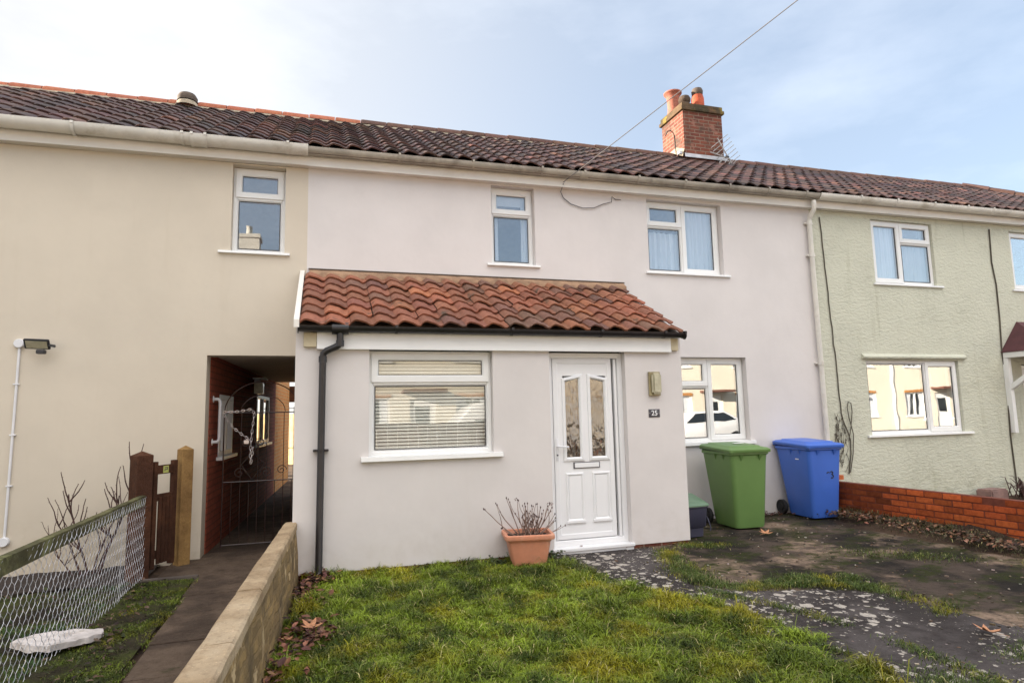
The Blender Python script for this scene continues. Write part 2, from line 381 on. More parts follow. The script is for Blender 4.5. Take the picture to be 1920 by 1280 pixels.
def thing(name, label, cat, loc=(0, 0, 0), rz=0, group=None):
    o = bpy.data.objects.new(name, None); COL.objects.link(o); o.location = loc; o.rotation_euler = (0, 0, rz)
    o.empty_display_size = .2; o['label'] = label; o['category'] = cat
    if group: o['group'] = group
    ORG[o.name] = Vector(loc); return o
def tag(o, label=None, cat=None, group=None, kind=None):
    if label: o['label'] = label
    if cat: o['category'] = cat
    if group: o['group'] = group
    if kind: o['kind'] = kind
    return o
def wall_holes(mb, x0, x1, z0, z1, yf, th, holes, mat, maxc=.0, top=None, mat_in=None):
    """solid wall in XZ with rectangular holes, front at yf, back at yf+th"""
    xs = sorted({x0, x1, *[h[i] for h in holes for i in (0, 1) if x0 < h[i] < x1]})
    zs = sorted({z0, z1, *[h[i] for h in holes for i in (2, 3) if z0 < h[i] < z1]})
    def hole(i, j):
        cx, cz = (xs[i]+xs[i+1])/2, (zs[j]+zs[j+1])/2
        return any(h[0] < cx < h[1] and h[2] < cz < h[3] for h in holes)
    T = (lambda x, z: z if (top is None or z < z1) else top(x))
    for i in range(len(xs)-1):
        for j in range(len(zs)-1):
            if hole(i, j): continue
            a, b, c, d = xs[i], xs[i+1], zs[j], zs[j+1]
            q = [(a, c), (b, c), (b, d), (a, d)]
            mb.add([(x, yf, T(x, z)) for x, z in q], [(0, 1, 2, 3)], mat)
            mb.add([(x, yf+th, T(x, z)) for x, z in q], [(3, 2, 1, 0)], mat_in or mat)
            for (di, dj, p, r) in ((-1, 0, 0, 3), (1, 0, 1, 2), (0, -1, 0, 1), (0, 1, 3, 2)):
                ii, jj = i+di, j+dj
                if not (0 <= ii < len(xs)-1 and 0 <= jj < len(zs)-1) or hole(ii, jj):
                    (xa, za), (xb, zb) = q[p], q[r]
                    mb.add([(xa, yf, T(xa, za)), (xb, yf, T(xb, zb)), (xb, yf+th, T(xb, zb)), (xa, yf+th, T(xa, za))], [(0, 1, 2, 3)], mat)
def weld(o):
    bm = bmesh.new(); bm.from_mesh(o.data); bmesh.ops.remove_doubles(bm, verts=bm.verts, dist=1e-5)
    bmesh.ops.recalc_face_normals(bm, faces=bm.faces[:]); bm.to_mesh(o.data); bm.free(); return o
def lerp(a, b, t): return a+(b-a)*t
DZ = .0085
def ez(x): return DZ*min(max(x, -5), 16)
# ------------------------------------------------------------------ roofs of pantiles
def tiles(mb, xa, xb, ye, ze, yr, zr, wt, rows, mat, colf, A=.021, lift=.024, seg=8, left=None, right=None, tilt=True, jit=.004, xphase=0.):
    s = Vector((0, yr-ye, zr-ze)); L = s.length; s.normalize(); n = Vector((0, -s.z, s.y)); rl = L/rows
    ncol = int(round((xb-xa)/wt)); wt = (xb-xa)/ncol
    for r in range(rows):
        v0, v1 = r*rl-(.0), (r+1)*rl+.03
        off = 0
        for c in range(ncol):
            x0 = xa+c*wt+off
            if left and x0 < left(r/rows)-wt: continue
            if right and x0+wt > right(r/rows)+wt*.3: continue
            dj = random.uniform(-jit, jit); du = random.uniform(-jit*1.5, jit*1.5); dv = random.uniform(-jit*2, jit*2); col = colf(x0, r)
            vs = []; fs = []
            for q, (v, o) in enumerate(((v0+dv, lift), (v0+dv+.006, lift+.003), (v1, 0))):
                for k in range(seg+1):
                    u = k/seg; h = A*(math.sin(2*math.pi*(u-.08))+.28*math.sin(4*math.pi*(u-.03)))
                    x = x0+u*wt*1.015+du; p = Vector((x, ye, ze))+s*v+n*(o+h+dj)
                    if tilt: p.z += ez(x)
                    vs.append(p)
            for k in range(seg+1): p = vs[k].copy(); p += -n*.019+s*.003; vs.append(p)
            m = seg+1
            for k in range(seg):
                fs += [(k, k+1, m+k+1, m+k), (m+k, m+k+1, 2*m+k+1, 2*m+k), (3*m+k, 3*m+k+1, k+1, k)]
            mb.add(vs, fs, mat, True, col)
def rc(base, var, f=1.):
    k = 1+random.uniform(-var, var); return tuple(min(.9, max(.004, b*k*random.uniform(1-var*.35, 1+var*.35))) for b in base)
def dark_tile(x, r):
    t = random.random()
    b = (.090, .048, .040) if t < .62 else ((.060, .038, .036) if t < .86 else (.145, .070, .052))
    return rc(b, .28)
def red_tile(x, r):
    n = mnoise.noise((x*1.3, r*.7, 3.3)); t = random.random()
    if t < .05 or n < -.42: b = (.19, .095, .068)
    elif t > .93 or n > .40: b = (.40, .15, .080)
    else: b = lerp(Vector((.23, .095, .060)), Vector((.33, .125, .068)), random.random())
    return rc(b, .16)
EY, EZ, RY, RZ = -.27, 4.80, 2.9, 6.63
def roof_under(mb, xa, xb, mat, yb=6.1):
    xs = [xa, xb]
    for (y0, z0, y1, z1) in ((EY+.03, EZ-.05, RY, RZ-.055), (yb, EZ-.05, RY, RZ-.055)):
        v = [(x, y, z+ez(x)) for x in xs for y, z in ((y0, z0), (y1, z1))]
        v2 = [(a, b, c-.05) for a, b, c in v]
        mb.add(v+v2, [(0, 1, 3, 2), (4, 6, 7, 5), (0, 2, 6, 4), (1, 5, 7, 3), (0, 4, 5, 1), (2, 3, 7, 6)], mat)
def ridge(mb, xa, xb, colf, mat='ridge_tile', Lt=.42, r=.105):
    n = max(1, int((xb-xa)/Lt)); L = (xb-xa)/n
    for i in range(n):
        c = colf(); dz = random.uniform(-.006, .006)
        vs = []; fs = []
        for (x, rr) in ((xa+i*L, r), (xa+i*L+.03, r+.008), (xa+(i+1)*L-.012, r)):
            for k in range(9):
                a = math.pi*k/8; vs.append((x, RY+rr*math.cos(a)*1.15, RZ+ez(x)-.035+dz+rr*math.sin(a)))
        for a in range(2):
            for k in range(8): fs.append((a*9+k, a*9+k+1, a*9+9+k+1, a*9+9+k))
        fs.append(tuple(range(9))); fs.append(tuple(range(18, 27)))
        mb.add(vs, fs, mat, True, c)
    for sy in (-1, 1):   # mortar bedding
        v = [(x, RY+sy*y, RZ+ez(x)+z) for x in (xa, xb) for y, z in ((.10, -.02), (.155, -.085), (.10, -.09))]
        mb.add(v, [(0, 1, 4, 3), (1, 2, 5, 4), (0, 2, 1), (3, 4, 5), (2, 0, 3, 5)], 'mortar')
def gutter(mb, xa, xb, y, zf, r, mat, brackets=(), bm='gutter_white', wallside=True):
    vs = []; fs = []; n = 10; xs = [xa, xb]
    for x in xs:
        for rr, dr in ((r, 0), (r-.006, 1)):
            for k in range(n+1):
                a = math.pi+math.pi*k/n; vs.append((x, y+rr*math.cos(a), zf(x)+rr*math.sin(a)*1.05+(0 if rr == r else .0)))
    m = n+1
    for k in range(n): fs += [(k, k+1, 2*m+k+1, 2*m+k), (m+k, 3*m+k, 3*m+k+1, m+k+1), (k, m+k, m+k+1, k+1), (2*m+k, 2*m+k+1, 3*m+k+1, 3*m+k)]
    fs += [(0, 2*m, 3*m, m), (n, m+n, 3*m+n, 2*m+n)]
    mb.add(vs, fs, mat, True)
    for bx in brackets:
        pts = [(bx, y+(r+.006)*math.cos(a), zf(bx)+(r+.006)*math.sin(a)*1.05) for a in [math.pi+math.pi*k/n for k in range(n+1)]]
        v = []; f = []
        for (px, py, pz) in pts:
            for dx in (-.014, .014):
                v.append((bx+dx, py, pz))
        for k in range(n): f.append((2*k, 2*k+1, 2*k+3, 2*k+2))
        v2 = []
        for a in [math.pi+math.pi*k/n for k in range(n+1)]:
            for dx in (-.014, .014): v2.append((bx+dx, y+(r+.0005)*math.cos(a), zf(bx)+(r+.0005)*math.sin(a)*1.05))
        o = len(v); v += v2
        for k in range(n): f += [(2*k, 2*k+2, o+2*k+2, o+2*k), (2*k+1, o+2*k+1, o+2*k+3, 2*k+3)]
        mb.add(v, f, bm, True)
        mb.box(bx-.014, bx+.014, y-r-.012, y-r+.004, zf(bx)-.012, zf(bx)+.016, bm)
# ------------------------------------------------------------------ windows
def window(parent, x0, x1, z0, z1, y, lights, sill=None, curtains=(), blinds=False, gl='glass', label=None, silly=None, fw=.045, room=True, sillmat='upvc'):
    """lights: list of (x0,x1,z0,z1,opening)"""
    fb = MB(); fb.ringbox(x0, x1, z0, z1, fw, y, y+.07, 'upvc')
    xsplit = sorted({l[0] for l in lights if l[0] > x0+.1}); done = set()
    fr = .022
    for l in lights:
        a, b, c, d, op = l
        # mullions
        if a > x0+.1 and round(a, 3) not in done:
            done.add(round(a, 3)); fb.box(a-fr, a+fr, y+.0015, y+.068, z0+fw, z1-fw, 'upvc')
        if c > z0+.1:
            fb.box(max(a+fr, x0+fw), min(b-fr, x1-fw), y+.0015, y+.066, c-fr, c+fr, 'upvc')
    panes = []
    for (a, b, c, d, op) in lights:
        ia, ib = (x0+fw if a <= x0+.1 else a+fr), (x1-fw if b >= x1-.1 else b-fr)
        ic, id_ = (z0+fw if c <= z0+.1 else c+fr), (z1-fw if d >= z1-.1 else d-fr)
        if op:
            fb.ringbox(ia-.020, ib+.020, ic-.020, id_+.020, .072, y-.016, y+.05, 'upvc', .012)
            pa = (ia+.052, ib-.052, ic+.052, id_-.052)
        else:
            fb.ringbox(ia-.001, ib+.001, ic-.001, id_+.001, .020, y+.012, y+.06, 'upvc', .012); pa = (ia+.019, ib-.019, ic+.019, id_-.019)
        fb.ring([(pa[0], pa[2]), (pa[1], pa[2]), (pa[1], pa[3]), (pa[0], pa[3])], [(-.001, y+.008), (.005, y+.010), (.005, y+.030), (-.001, y+.030)], 'plastic_dark')
        panes.append(pa)
    if room:
        rm = MB()
    f = fb.build('window', parent)
    if label: f['label'] = label
    for pa in panes:
        p = MB(); p.box(pa[0]+.0055, pa[1]-.0055, y+.016, y+.034, pa[2]+.0055, pa[3]-.0055, gl); p.build('pane', f)
    if sill:
        sb = MB(); sa, sb_, sz, proj, st = sill
        yw = silly if silly is not None else y-.09
        v = [(x, yy, zz) for x in (sa, sb_) for yy, zz in ((y+.04, sz+.012), (yw-proj, sz), (yw-proj-.004, sz-st+.004), (yw-proj+.004, sz-st), (yw-.001, sz-st), (y+.04, sz-st))]
        sb.add(v, [(0, 1, 7, 6), (1, 2, 8, 7), (2, 3, 9, 8), (3, 4, 10, 9), (4, 5, 11, 10), (5, 0, 6, 11), (0, 5, 4, 3, 2, 1), (6, 7, 8, 9, 10, 11)], sillmat)
        sb.build('sill', f)
    for (ca, cb, cz0, cz1, cm_, amp) in curtains:
        c = MB(); n = int((cb-ca)/.012); vs = []; ph = random.uniform(0, 6)
        for i in range(n+1):
            x = ca+(cb-ca)*i/n; yy = y+.085+amp*math.sin(x*62+ph+1.3*math.sin(x*17))+amp*.5*math.sin(x*141+ph)
            vs += [(x, yy, cz0), (x, yy+.01*math.sin(x*9), cz1)]
        c.add(vs, [(2*i, 2*i+2, 2*i+3, 2*i+1) for i in range(n)], cm_, True); c.build('curtain', f)
    if blinds:
        for k_, (ba, bb, bz0, bz1, slat) in enumerate(blinds):
            b = MB(); z = bz1
            while z > bz0:
                wob = random.uniform(-.0012, .0012)
                b.add([(ba, y+.075, z-.015+wob), (bb, y+.075, z-.015-wob), (bb, y+.090, z+.013), (ba, y+.090, z+.013),
                       (ba, y+.0735, z-.0155+wob), (bb, y+.0735, z-.0155-wob), (bb, y+.0885, z+.0125), (ba, y+.0885, z+.0125)],
                      [(0, 1, 2, 3), (7, 6, 5, 4), (0, 4, 5, 1), (2, 6, 7, 3)], 'blind'); z -= slat
            for xx in (lerp(ba, bb, .12), lerp(ba, bb, .5), lerp(ba, bb, .88)): b.box(xx-.0012, xx+.0012, y+.0735, y+.0748, bz0, bz1, 'blind')
            b.build('blind', f)
    return f
# ================================================================== SETTING
g = MB()
g.add([(-300, -300, -.03), (300, -300, -.03), (300, 300, -.03), (-300, 300, -.03)], [(0, 1, 2, 3)], 'earth')
tag(g.build('ground'), kind='structure')
HF = {}
def hfield(name, poly, mat, z0, amp, step=.08, fall=None, sc=1.6):
    """undulating sheet clipped to a polygon"""
    HF[name] = lambda X, Y: np.array([z0+amp*mnoise.fractal((x*sc, y*sc, 1.7), 1.0, 2.0, 4)+(fall(x, y) if fall else 0) for x, y in zip(X, Y)])
    P = [Vector(p) for p in poly]
    bm = bmesh.new()
    x0, x1 = min(p.x for p in P), max(p.x for p in P); y0, y1 = min(p.y for p in P), max(p.y for p in P)
    def inside(x, y):
        c = False
        for i in range(len(P)):
            a, b = P[i], P[i-1]
            if (a.y > y) != (b.y > y) and x < (b.x-a.x)*(y-a.y)/(b.y-a.y)+a.x: c = not c
        return c
    nx, ny = int((x1-x0)/step)+1, int((y1-y0)/step)+1; vs = {}
    m = MB(); V = []; F = []
    for j in range(ny+1):
        for i in range(nx+1):
            x, y = x0+i*step, y0+j*step; z = z0+amp*mnoise.fractal((x*sc, y*sc, 1.7), 1.0, 2.0, 4)
            if fall: z += fall(x, y)
            vs[i, j] = len(V); V.append((x, y, z))
    for j in range(ny):
        for i in range(nx):
            if inside(x0+(i+.5)*step, y0+(j+.5)*step): F.append((vs[i, j], vs[i+1, j], vs[i+1, j+1], vs[i, j+1]))
    m.add(V, F, mat, True); return m.build(name)
LAWN = [(-.14, -1.30), (2.30, -1.30), (2.40, -1.6), (2.46, -2.25), (2.65, -2.95), (2.92, -3.36), (3.04, -3.63), (3.08, -4.29), (3.06, -4.9), (2.95, -5.6), (2.9, -9), (-.95, -9), (-.30, -4.0)]
tag(hfield('driveway', [(3.0, -1.25), (3.9, -1.2), (4.05, -.02), (7.1, -.02), (7.6, -4), (8.2, -9), (3.2, -9), (2.95, -3.2)], 'drive_mat', .0, .010), kind='structure')
tag(hfield('path', [(2.25, -1.3), (3.55, -1.40), (3.40, -1.95), (3.08, -2.85), (3.36, -3.2), (3.95, -3.36), (4.36, -3.6), (4.5, -4.3), (4.6, -5.2), (4.6, -9), (2.8, -9), (2.9, -4.9), (2.85, -3.7), (2.55, -3.1), (2.33, -2.4)], 'path_mat', .014, .006, .05), kind='structure')
def seg_d(p, a, b):
    p, a, b = Vector(p), Vector(a), Vector(b); t = max(0, min(1, (p-a).dot(b-a)/(b-a).length_squared)); return (p-a-(b-a)*t).length
tag(hfield('lawn_ground', LAWN, 'lawn_base', .020, .028, .05, lambda x, y: .02*mnoise.noise((x*5, y*5, .3)), 2.2), kind='structure')
# slab path to the passage
sl = MB(); y = -9.; random.seed(3)
while y < .05:
    L = .62; x0, x1 = (-1.15-.02*(y+1), -.30) if y < -1.0 else (-1.52, -.30)
    sl.box(x0, x1-.05*max(0, (-y-1))*.5, y, y+L-.010, -.02, .012+random.uniform(-.004, .004), 'slab_mat', .006); y += L
yy = .06
while yy < 16:
    zt = .004; v = [(x, q, z) for x in (-1.30, -.10) for q, z in ((yy, zt-.05), (yy+.60, zt-.05), (yy, zt), (yy+.60, zt))]
    sl.add(v, [(0, 1, 3, 2), (4, 6, 7, 5), (0, 4, 5, 1), (2, 3, 7, 6), (0, 2, 6, 4), (1, 5, 7, 3)], 'slab_mat'); yy += .61
sl.box(-1.60, -1.12, -.95, -.90, -.02, .045, 'concrete_dark', .006)
tag(sl.build('slab_path'), kind='structure')
tag(hfield('moss_strip', [(-1.66, -.95), (-1.14, -.95), (-1.10, -9), (-1.9, -9)], 'moss_base', .012, .022, .05), kind='structure')
tag(hfield('left_garden', [(-9, -.85), (-1.66, -.95), (-1.68, -9), (-9, -9)], 'moss_base', .010, .025, .09), kind='structure')
tag(hfield('flower_bed', [(-9, -.01), (-1.62, -.01), (-1.66, -.9), (-9, -.85)], 'soil', .0, .035, .07, None, 3), kind='structure')
tag(hfield('border_bed', [(6.9, -.10), (7.10, -.10), (7.10, -1), (7.22, -3), (7.32, -4.4), (7.5, -9), (5.8, -9), (5.8, -3.7), (6.0, -3.1), (6.1, -1.97), (6.1, -.75), (6.1, -.10)], 'earth', -.022, 0., .05,
       lambda x, y: (.13+.08*mnoise.noise((x*3.1, y*3.1, .5)))*max(0, 1-abs(x-(7.08-.09*(y+.5)))/.85)*min(1, max(0, (-y-.55)/.9)), 2.5), kind='structure')
tag(hfield('neighbour_garden', [(7.28, -.02), (16, -.02), (16, -9), (7.7, -9), (7.45, -4)], 'earth', -.012, .02, .12, None), kind='structure')
st = MB()
st.box(-60, 60, -16.7, -15.5, -.03, .10, 'pavement'); st.box(-60, 60, -15.45, -11.4, -.03, .012, 'road_asphalt'); st.box(-60, 60, -11.35, -9.8, -.03, .08, 'pavement')
tag(st.build('road'), kind='structure')
# ================================================================== HOUSES
def shell(parent, xa, xb, mat, back=6.0, left=True, right=True, zb=-.3, xleft_low=None):
    m = MB()
    m.box(xa, xb, back-.2, back, zb, 4.62, mat)
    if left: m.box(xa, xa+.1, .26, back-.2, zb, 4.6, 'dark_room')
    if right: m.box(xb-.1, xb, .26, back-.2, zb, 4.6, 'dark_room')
    return m.build('back_wall', parent)
def eaves(parent, xa, xb, gmat, gr, fz, br, gy=None):
    gy = -.128-gr; m = MB(); n = max(1, int((xb-xa)/2))
    for i in range(n):
        a, b = lerp(xa, xb, i/n), lerp(xa, xb, (i+1)/n)
        v = [(x, y, z+ez(x)) for x in (a, b) for y, z in ((-.125, fz), (-.125, fz+.185), (-.105, fz), (-.105, fz+.185))]
        m.add(v, [(0, 4, 5, 1), (2, 3, 7, 6), (0, 2, 6, 4), (1, 5, 7, 3), (0, 1, 3, 2), (4, 6, 7, 5)], 'fascia_white')
        v = [(x, y, z+ez(x)) for x in (a, b) for y, z in ((-.105, fz+.008), (.0, fz+.008), (-.105, fz+.02), (.0, fz+.02))]
        m.add(v, [(0, 4, 5, 1), (2, 3, 7, 6), (0, 2, 6, 4), (1, 5, 7, 3), (0, 1, 3, 2), (4, 6, 7, 5)], 'fascia_white')
    m.build('fascia', parent)
    gm = MB(); gutter(gm, xa, xb, gy, lambda x: fz+.185+ez(x), gr, gmat, br, gmat if gmat != 'gutter_weathered' else 'gutter_weathered')
    return gm.build('gutter', parent)
FZ = 4.585
# ---- left (cream) house with the covered passage
A = thing('terraced_house', 'cream rendered terraced house with a covered side passage and terracotta ridge tiles', 'house', (-3.5, 0, 0))
m = MB()
wall_holes(m, -14, -.19, -.10, 4.62, 0, .25, [(-1.26, -.19, -.10, 2.27), (-1.05, -.45, 3.50, 4.575)], 'render_cream', top=lambda x: 4.60+ez(x))
weld(m.build('wall', A))
shell(A, -14, -1.35, 'render_cream', right=False)
m = MB(); tiles(m, -7.6, -.19, EY, EZ, RY, RZ, .232, 12, 'roof_tile_dark', dark_tile)
m.box(-14, -7.65, EY, 6.2, 4.78, 4.82, 'flashing_dark')
roof_under(m, -14, -.19, 'flashing_dark')
m.build('roof', A)
m = MB(); ridge(m, -14, .6, lambda: rc((.46, .155, .085), .14)); m.build('ridge_tiles', A)
m = MB(); m.lathe((-2.13, RY-.12, RZ-.03), [(.17, -.06), (.155, .0), (.14, .02)], 'mortar', 16); m.lathe((-2.13, RY-.12, RZ+.0), [(.15, .0), (.155, .06), (.12, .12), (.06, .15), (.0, .16)], 'flashing_dark', 16); m.build('roof_vent', A)
eaves(A, -14, -.19, 'gutter_white', .098, FZ+.01, [-7.5, -6.2, -5.0, -3.9, -2.62, -1.55, -.42])
m = MB()
for x in (-1.38,): gutter(m, x-.06, x+.06, -.226, lambda q: FZ+.195+ez(q), .103, 'gutter_white', [x-.07, x+.07])
m.build('gutter_union', A)
window(A, -1.048, -.452, 3.505, 4.57, .11, [(-1.048, -.452, 3.505, 4.20, False), (-1.048, -.452, 4.20, 4.57, True)], (-1.18, -.39, 3.505, .035, .03), silly=0)
# passage: walls, ceiling, inner windows
def skew(m): m.v = [(x+.055*(y-.25), y, z) for x, y, z in m.v]; return m
m = MB(); YE = 6.2; wall_holes_x = [(0.75, 1.60, 1.08, 1.85), (3.7, 5.2, 1.10, 1.95)]
ys = sorted({.25, YE, 8.9, *[h[i] for h in wall_holes_x for i in (0, 1)]}); zs = sorted({-.8, 2.5, *[h[i] for h in wall_holes_x for i in (2, 3)]})
for i in range(len(ys)-1):
    for j in range(len(zs)-1):
        cy_, cz_ = (ys[i]+ys[i+1])/2, (zs[j]+zs[j+1])/2
        if any(h[0] < cy_ < h[1] and h[2] < cz_ < h[3] for h in wall_holes_x): continue
        m.box(-1.42, -1.25, ys[i], ys[i+1], zs[j], zs[j+1], 'brick_passage' if ys[i] < YE-.1 else 'brick_yard')  # beyond the ceiling the wall's orange glow is painted as lighter brick
weld(skew(m).build('passage_wall', A))
m = MB(); m.box(-1.25, -.19, .26, 6.2, 2.30, 2.42, 'render_cream'); m.box(-.80, -.15, 8.9, 9.0, 1.95, 2.35, 'timber_brown'); m.build('passage_ceiling', A)
def xwindow(parent, x, y0, y1, z0, z1, sp):
    f = MB()
    def b(ya, yb, za, zb, d=0): f.box(x-.05+d, x+.012+d, ya, yb, za, zb, 'upvc', .004)
    b(y0, y0+.06, z0, z1); b(y1-.06, y1, z0, z1); b(y0+.06, y1-.06, z0, z0+.06); b(y0+.06, y1-.06, z1-.06, z1)
    for s_ in sp: b(s_-.03, s_+.03, z0+.06, z1-.06)
    o = skew(f).build('window', parent)
    p = MB(); p.box(x-.035, x-.02, y0+.05, y1-.05, z0+.05, z1-.05, 'glass_bright'); skew(p).build('pane', o)
    s_ = MB(); s_.box(x-.03, x+.07, y0-.08, y1+.08, z0-.045, z0-.003, 'upvc', .006); skew(s_).build('sill', o)
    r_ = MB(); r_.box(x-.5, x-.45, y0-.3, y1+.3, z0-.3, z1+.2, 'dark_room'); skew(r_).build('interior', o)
xwindow(A, -1.25, .75, 1.60, 1.08, 1.85, (1.17,)); xwindow(A, -1.25, 3.7, 5.2, 1.10, 1.95, (4.45,))
m = MB(); m.obox((-.98, 3.4, 2.20), (.10, 0, 0), (0, .25, 0), (0, 0, .01), 'metal_white', .003); m.tube([(-1.07, 3.4, 2.18), (-.95, 3.4, 2.12)], .03, 'metal_white'); m.obox((-1.0, 3.4, 2.04), (.07, 0, 0), (0, .12, 0), (0, 0, .09), 'lamp_diffuser', .01); m.build('passage_lamp', A)
m = MB(); m.tube([(-1.243, .42, 1.78), (-1.19, .42, 1.78), (-1.172, .42, 1.765), (-1.165, .42, 1.74), (-1.165, .42, 1.31), (-1.172, .42, 1.285), (-1.19, .42, 1.27), (-1.243, .42, 1.27)], .019, 'metal_white', 12)
for z in (1.78, 1.27): m.lathe((-1.25, .42, z), [(0, .014), (.038, .014), (.042, .008), (.042, 0)], 'metal_white', 16, 'X')
m.build('grab_rail', A)
# conduit + floodlight on the cream wall
m = MB(); m.tube([(-3.07, -.012, 2.36), (-3.085, -.012, .36)], .013, 'metal_white', 8)
for z in (2.38, .34): m.lathe((-3.07 if z > 1 else -3.085, 0, z), [(0, -.045), (.043, -.045), (.048, -.038), (.048, 0)], 'metal_white', 18, 'Y')
for z in (1.95, 1.42, .90): m.box(-3.102, -3.048, -.028, -.001, z-.008, z+.008, 'metal_white', .003)
m.tube([(-3.05, -.02, 2.385), (-2.97, -.03, 2.39)], .007, 'metal_white', 6); m.build('conduit', A)
m = MB(); c = Vector((-2.87, -.13, 2.365)); ax = Vector((.115, 0, -.004)); nn = Vector((0, -.80, -.60)); av = nn.cross(ax.normalized()).normalized()*.058
m.obox(c, ax, av, nn*.014, 'plastic_dark', .006); m.obox(c+nn*.0145, ax*.84, av*.74, nn*.003, 'lamp_diffuser')
m.tube([(-2.95, 0, 2.40), (-2.95, -.07, 2.40), (-2.90, -.10, 2.385)], .008, 'plastic_dark'); m.obox((-2.84, -.10, 2.285), (.04, 0, 0), (0, .03, 0), (0, 0, .022), 'plastic_dark', .006)
m.obox((-2.74, -.12, 2.35), (.03, 0, -.006), (0, .02, 0), (0, 0, .014), 'plastic_dark', .004); m.build('floodlight', A)
# ---- number 25
B = thing('terraced_house', 'pale pink rendered terraced house numbered 25 with a tiled front porch and white door', 'house', (3.6, 0, 0))
m = MB(); wall_holes(m, -.19, 7.41, -.10, 4.62, 0, .25, [(2.15, 2.765, 3.51, 4.60), (4.50, 5.76, 3.51, 4.60), (4.798, 6.035, 1.05, 2.285), (.3, 3.3, -.1, 2.2)], 'render_pink', top=lambda x: 4.60+ez(x))
weld(m.build('wall', B)); shell(B, -.19, 7.41, 'render_pink')
m = MB(); tiles(m, -.19, 7.41, EY, EZ, RY, RZ, .232, 12, 'roof_tile_dark', dark_tile); roof_under(m, -.19, 7.41, 'flashing_dark'); m.build('roof', B)
m = MB(); ridge(m, .6, 6.85, lambda: rc((.15, .08, .06), .2)); m.build('ridge_tiles', B)
eaves(B, -.19, 7.41, 'gutter_weathered', .076, FZ+.005, [.9, 1.85, 2.80, 3.42, 4.25, 5.0, 5.75, 6.45, 7.15])
m = MB()
for x in (3.42,): gutter(m, x-.06, x+.06, -.204, lambda q: FZ+.19+ez(q), .081, 'gutter_weathered', [])
m.build('gutter_union', B)
window(B, 2.152, 2.763, 3.515, 4.598, .10, [(2.152, 2.763, 3.515, 4.235, False), (2.152, 2.763, 4.235, 4.598, True)], (2.08, 2.82, 3.515, .035, .03), silly=0,
       curtains=[(2.2, 2.29, 3.5, 4.5, 'curtain', .010), (2.62, 2.74, 3.5, 4.5, 'curtain', .010), (2.22, 2.70, 4.38, 4.56, 'curtain', .001)])
window(B, 4.502, 5.758, 3.515, 4.598, .10, [(4.502, 5.12, 3.515, 4.235, False), (4.502, 5.12, 4.235, 4.598, True), (5.12, 5.758, 3.515, 4.598, True)], (4.44, 5.85, 3.515, .035, .03), silly=0,
       curtains=[(4.55, 5.10, 3.5, 4.16, 'curtain', .022), (5.14, 5.72, 3.5, 4.58, 'curtain', .022)])
window(B, 4.80, 6.033, 1.065, 2.283, .10, [(4.80, 5.42, 1.065, 1.87, False), (4.80, 5.42, 1.87, 2.283, True), (5.42, 6.033, 1.065, 2.283, True)], (4.3, 6.10, 1.065, .04, .045), silly=0, gl='glass_bright')
# chimney
CY0, CY1, CX0, CX1 = 2.62, 3.42, 6.94, 7.86
m = MB(); m.box(CX0, CX1, CY0, CY1, 6.0, 7.58, 'brick_chimney')
ch = m.build('chimney', B)
m = MB(); m.box(CX0-.045, CX1+.045, CY0-.045, CY1+.045, 7.582, 7.655, 'chimney_cap', .012); m.box(CX0-.02, CX1+.02, CY0-.02, CY1+.02, 7.656, 7.745, 'chimney_cap', .012)
m.loft([(CX0+.02, CX1-.02, CY0+.02, CY1-.02, 7.744, .05), (CX0+.16, CX1-.16, CY0+.16, CY1-.16, 7.80, .05)], 'chimney_cap'); m.build('cap', ch)
m = MB(); m.lathe((7.12, 3.22, 7.76), [(.125, 0), (.135, .08), (.12, .12), (.128, .38), (.15, .45), (.19, .49), (.19, .515), (.155, .515), (.12, .3)], 'ridge_tile', 20, col=(.42, .15, .10)); m.build('chimney_pot', ch)
m = MB(); m.lathe((7.16, 2.86, 7.77), [(.09, 0), (.10, .05), (.09, .10), (.12, .13), (.125, .19), (.10, .24), (.04, .27), (0, .275)], 'slab_mat', 20); m.build('chimney_pot', ch)
m = MB(); m.lathe((7.52, 2.92, 7.77), [(.135, 0), (.13, .28), (.115, .33), (.115, .34)], 'ridge_tile', 20, col=(.50, .10, .045)); m.lathe((7.52, 2.92, 8.10), [(.09, 0), (.11, .02), (.12, .11), (.10, .16), (0, .17)], 'flashing_dark', 20); m.build('chimney_pot', ch)
m = MB()
zf = lambda y: EZ+(y-EY)*(RZ-EZ)/(RY-EY)+.07+ez(7)
v = [(CX0-.06, CY0-.10, zf(CY0-.10)+.01), (CX1+.06, CY0-.10, zf(CY0-.10)+.01), (CX1+.012, CY0-.012, zf(CY0)+.07), (CX0-.012, CY0-.012, zf(CY0)+.07)]
m.add(v, [(0, 1, 2, 3)], 'lead')
v = [(CX0-.012, CY0-.012, zf(CY0)+.16), (CX0-.012, RY, zf(RY)+.14), (CX0-.16, RY, zf(RY)+.01), (CX0-.12, CY0-.10, zf(CY0-.1)+.01), (CX0-.012, CY1, zf(RY)+.05)]
m.add(v, [(0, 1, 2, 3), (1, 4, 2)], 'mortar')
m.lathe((CX0-.10, CY0+.02, zf(CY0)+.03), [(.0, .08), (.05, .06), (.06, 0)], 'lead', 10)
m.build('flashing', ch)
m = MB()   # old hook-shaped bracket on the chimney side
bx, by = CX0-.22, 2.62
m.tube([(bx+.02, by, 6.62), (bx, by, 6.95), (bx-.03, by-.02, 7.05), (bx-.10, by-.03, 7.09), (bx-.18, by-.04, 7.06), (bx-.235, by-.05, 6.95)], .009, 'rubber', 6)
m.tube([(bx, by, 6.95), (bx+.03, by+.05, 7.05), (bx+.07, by+.09, 7.07), (bx+.10, by+.14, 7.00), (bx+.12, by+.16, 6.93)], .007, 'brown_mastic', 6); m.build('bracket', ch)
